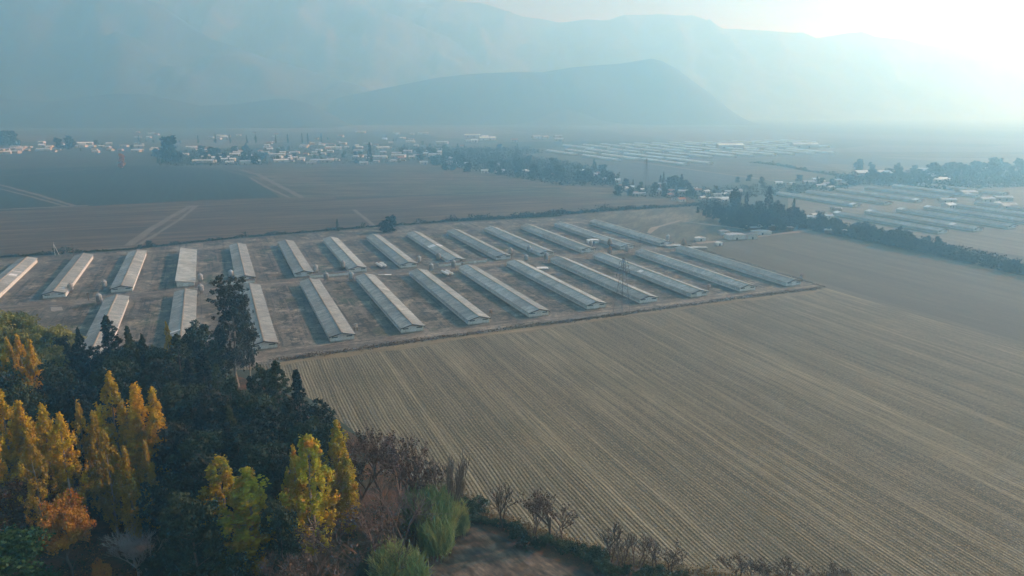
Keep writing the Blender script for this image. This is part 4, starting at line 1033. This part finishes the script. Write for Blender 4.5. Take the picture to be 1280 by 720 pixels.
for x, y, w, lab in ((1161,229,1.5,'long white building with a pointed end roof in the mist'),(1222,213,1.1,'bright white roof far in the mist at the right'),(1089,222,2.0,'long pale building above the right-hand barns'),
    (590,147.5,4.0,'very long bright roof far away below the middle hill'),(645,148,3.6,'long pale roof far away, right of the very long bright one'),(912,186,2.4,'bright long roof among the distant white sheds'),(1005,185,2.4,'bright long roof at the right end of distant sheds')):
    house(x, y, 4, lab, None, w, R(-88), 'long_building', 'building')

# ================================================================== AIR
hb = B(); hb.box(-17000,17000,-1600,17500,-1.0,1130)
hm = bpy.data.materials.new('haze'); hm.use_nodes = True; nt = hm.node_tree; nt.nodes.remove(nt.nodes['Principled BSDF'])
pv = nt.nodes.new('ShaderNodeVolumePrincipled'); nt.links.new(pv.outputs[0], nt.nodes['Material Output'].inputs['Volume'])
for a in ('Density Attribute','Temperature Attribute','Color Attribute'):
    try: pv.inputs[a].default_value = ''
    except Exception: pass
HZ = dict(color=(.29,.67,1.0), density=5.8e-4, g=.61)
pv.inputs['Color'].default_value = (*HZ['color'],1); pv.inputs['Density'].default_value = HZ['density']; pv.inputs['Anisotropy'].default_value = HZ['g']
pv.inputs['Absorption Color'].default_value = (1,1,1,1)
hm.cycles.homogeneous_volume = True
M['haze'] = hm
tag(link('haze', hb.me('haze', 'haze')), kind='stuff')

# ================================================================== SKY, SUN, CAMERA
EL, AZ = 24.0, 64.0
w = bpy.data.worlds.new('World'); bpy.context.scene.world = w; w.use_nodes = True
nt = w.node_tree; bg = nt.nodes['Background']; sky = nt.nodes.new('ShaderNodeTexSky'); sky.sky_type = 'NISHITA'; sky.sun_disc = False
sky.sun_elevation = R(EL); sky.sun_rotation = R(AZ); sky.dust_density = .25; sky.air_density = 1.2; sky.ozone_density = 2.0
tc = nt.nodes.new('ShaderNodeTexCoord'); mp = nt.nodes.new('ShaderNodeMapping'); mp.inputs['Scale'].default_value = (1.6,1.6,14); mp.inputs['Rotation'].default_value = (R(3),R(-5),0)
nz = nt.nodes.new('ShaderNodeTexNoise'); nz.inputs['Scale'].default_value = 2.2; nz.inputs['Detail'].default_value = 6
nt.links.new(tc.outputs['Generated'], mp.inputs[0]); nt.links.new(mp.outputs[0], nz.inputs[0])
mr = nt.nodes.new('ShaderNodeMapRange'); mr.inputs['From Min'].default_value = .42; mr.inputs['From Max'].default_value = .66; mr.inputs['To Max'].default_value = .75
nt.links.new(nz.outputs[0], mr.inputs[0])
mx = nt.nodes.new('ShaderNodeMix'); mx.data_type = 'RGBA'; nt.links.new(mr.outputs[0], mx.inputs[0]); nt.links.new(sky.outputs[0], mx.inputs[6]); mx.inputs[7].default_value = (3.4,4.4,5.0,1)
nt.links.new(mx.outputs[2], bg.inputs[0]); bg.inputs[1].default_value = .062
sd = bpy.data.lights.new('sun', 'SUN'); sd.energy = 5.0; sd.angle = R(.6); sd.color = (.89,.935,1.0)
so = bpy.data.objects.new('sun', sd); C.objects.link(so)
dv = Vector((math.sin(R(AZ))*math.cos(R(EL)), math.cos(R(AZ))*math.cos(R(EL)), math.sin(R(EL))))
so.rotation_euler = dv.to_track_quat('Z', 'Y').to_euler(); so.location = dv*500
cd = bpy.data.cameras.new('camera'); cd.sensor_width = 36; cd.lens = 36*F/1280; cd.clip_start = 1; cd.clip_end = 60000
co = bpy.data.objects.new('camera', cd); C.objects.link(co); co.location = (0,0,H); co.rotation_euler = (R(90)-PITCH,0,0)
sc = bpy.context.scene; sc.camera = co
sc.render.engine = 'CYCLES'
sc.view_settings.view_transform = 'Standard'; sc.view_settings.look = 'None'; sc.view_settings.gamma = 1; sc.view_settings.exposure = .42
sc.cycles.max_bounces = 6; sc.cycles.diffuse_bounces = 2; sc.cycles.glossy_bounces = 1; sc.cycles.volume_bounces = 4; sc.cycles.transmission_bounces = 2
sc.cycles.use_denoising = True; sc.cycles.use_adaptive_sampling = True; sc.cycles.adaptive_threshold = .02
sc.cycles.sample_clamp_indirect = 5
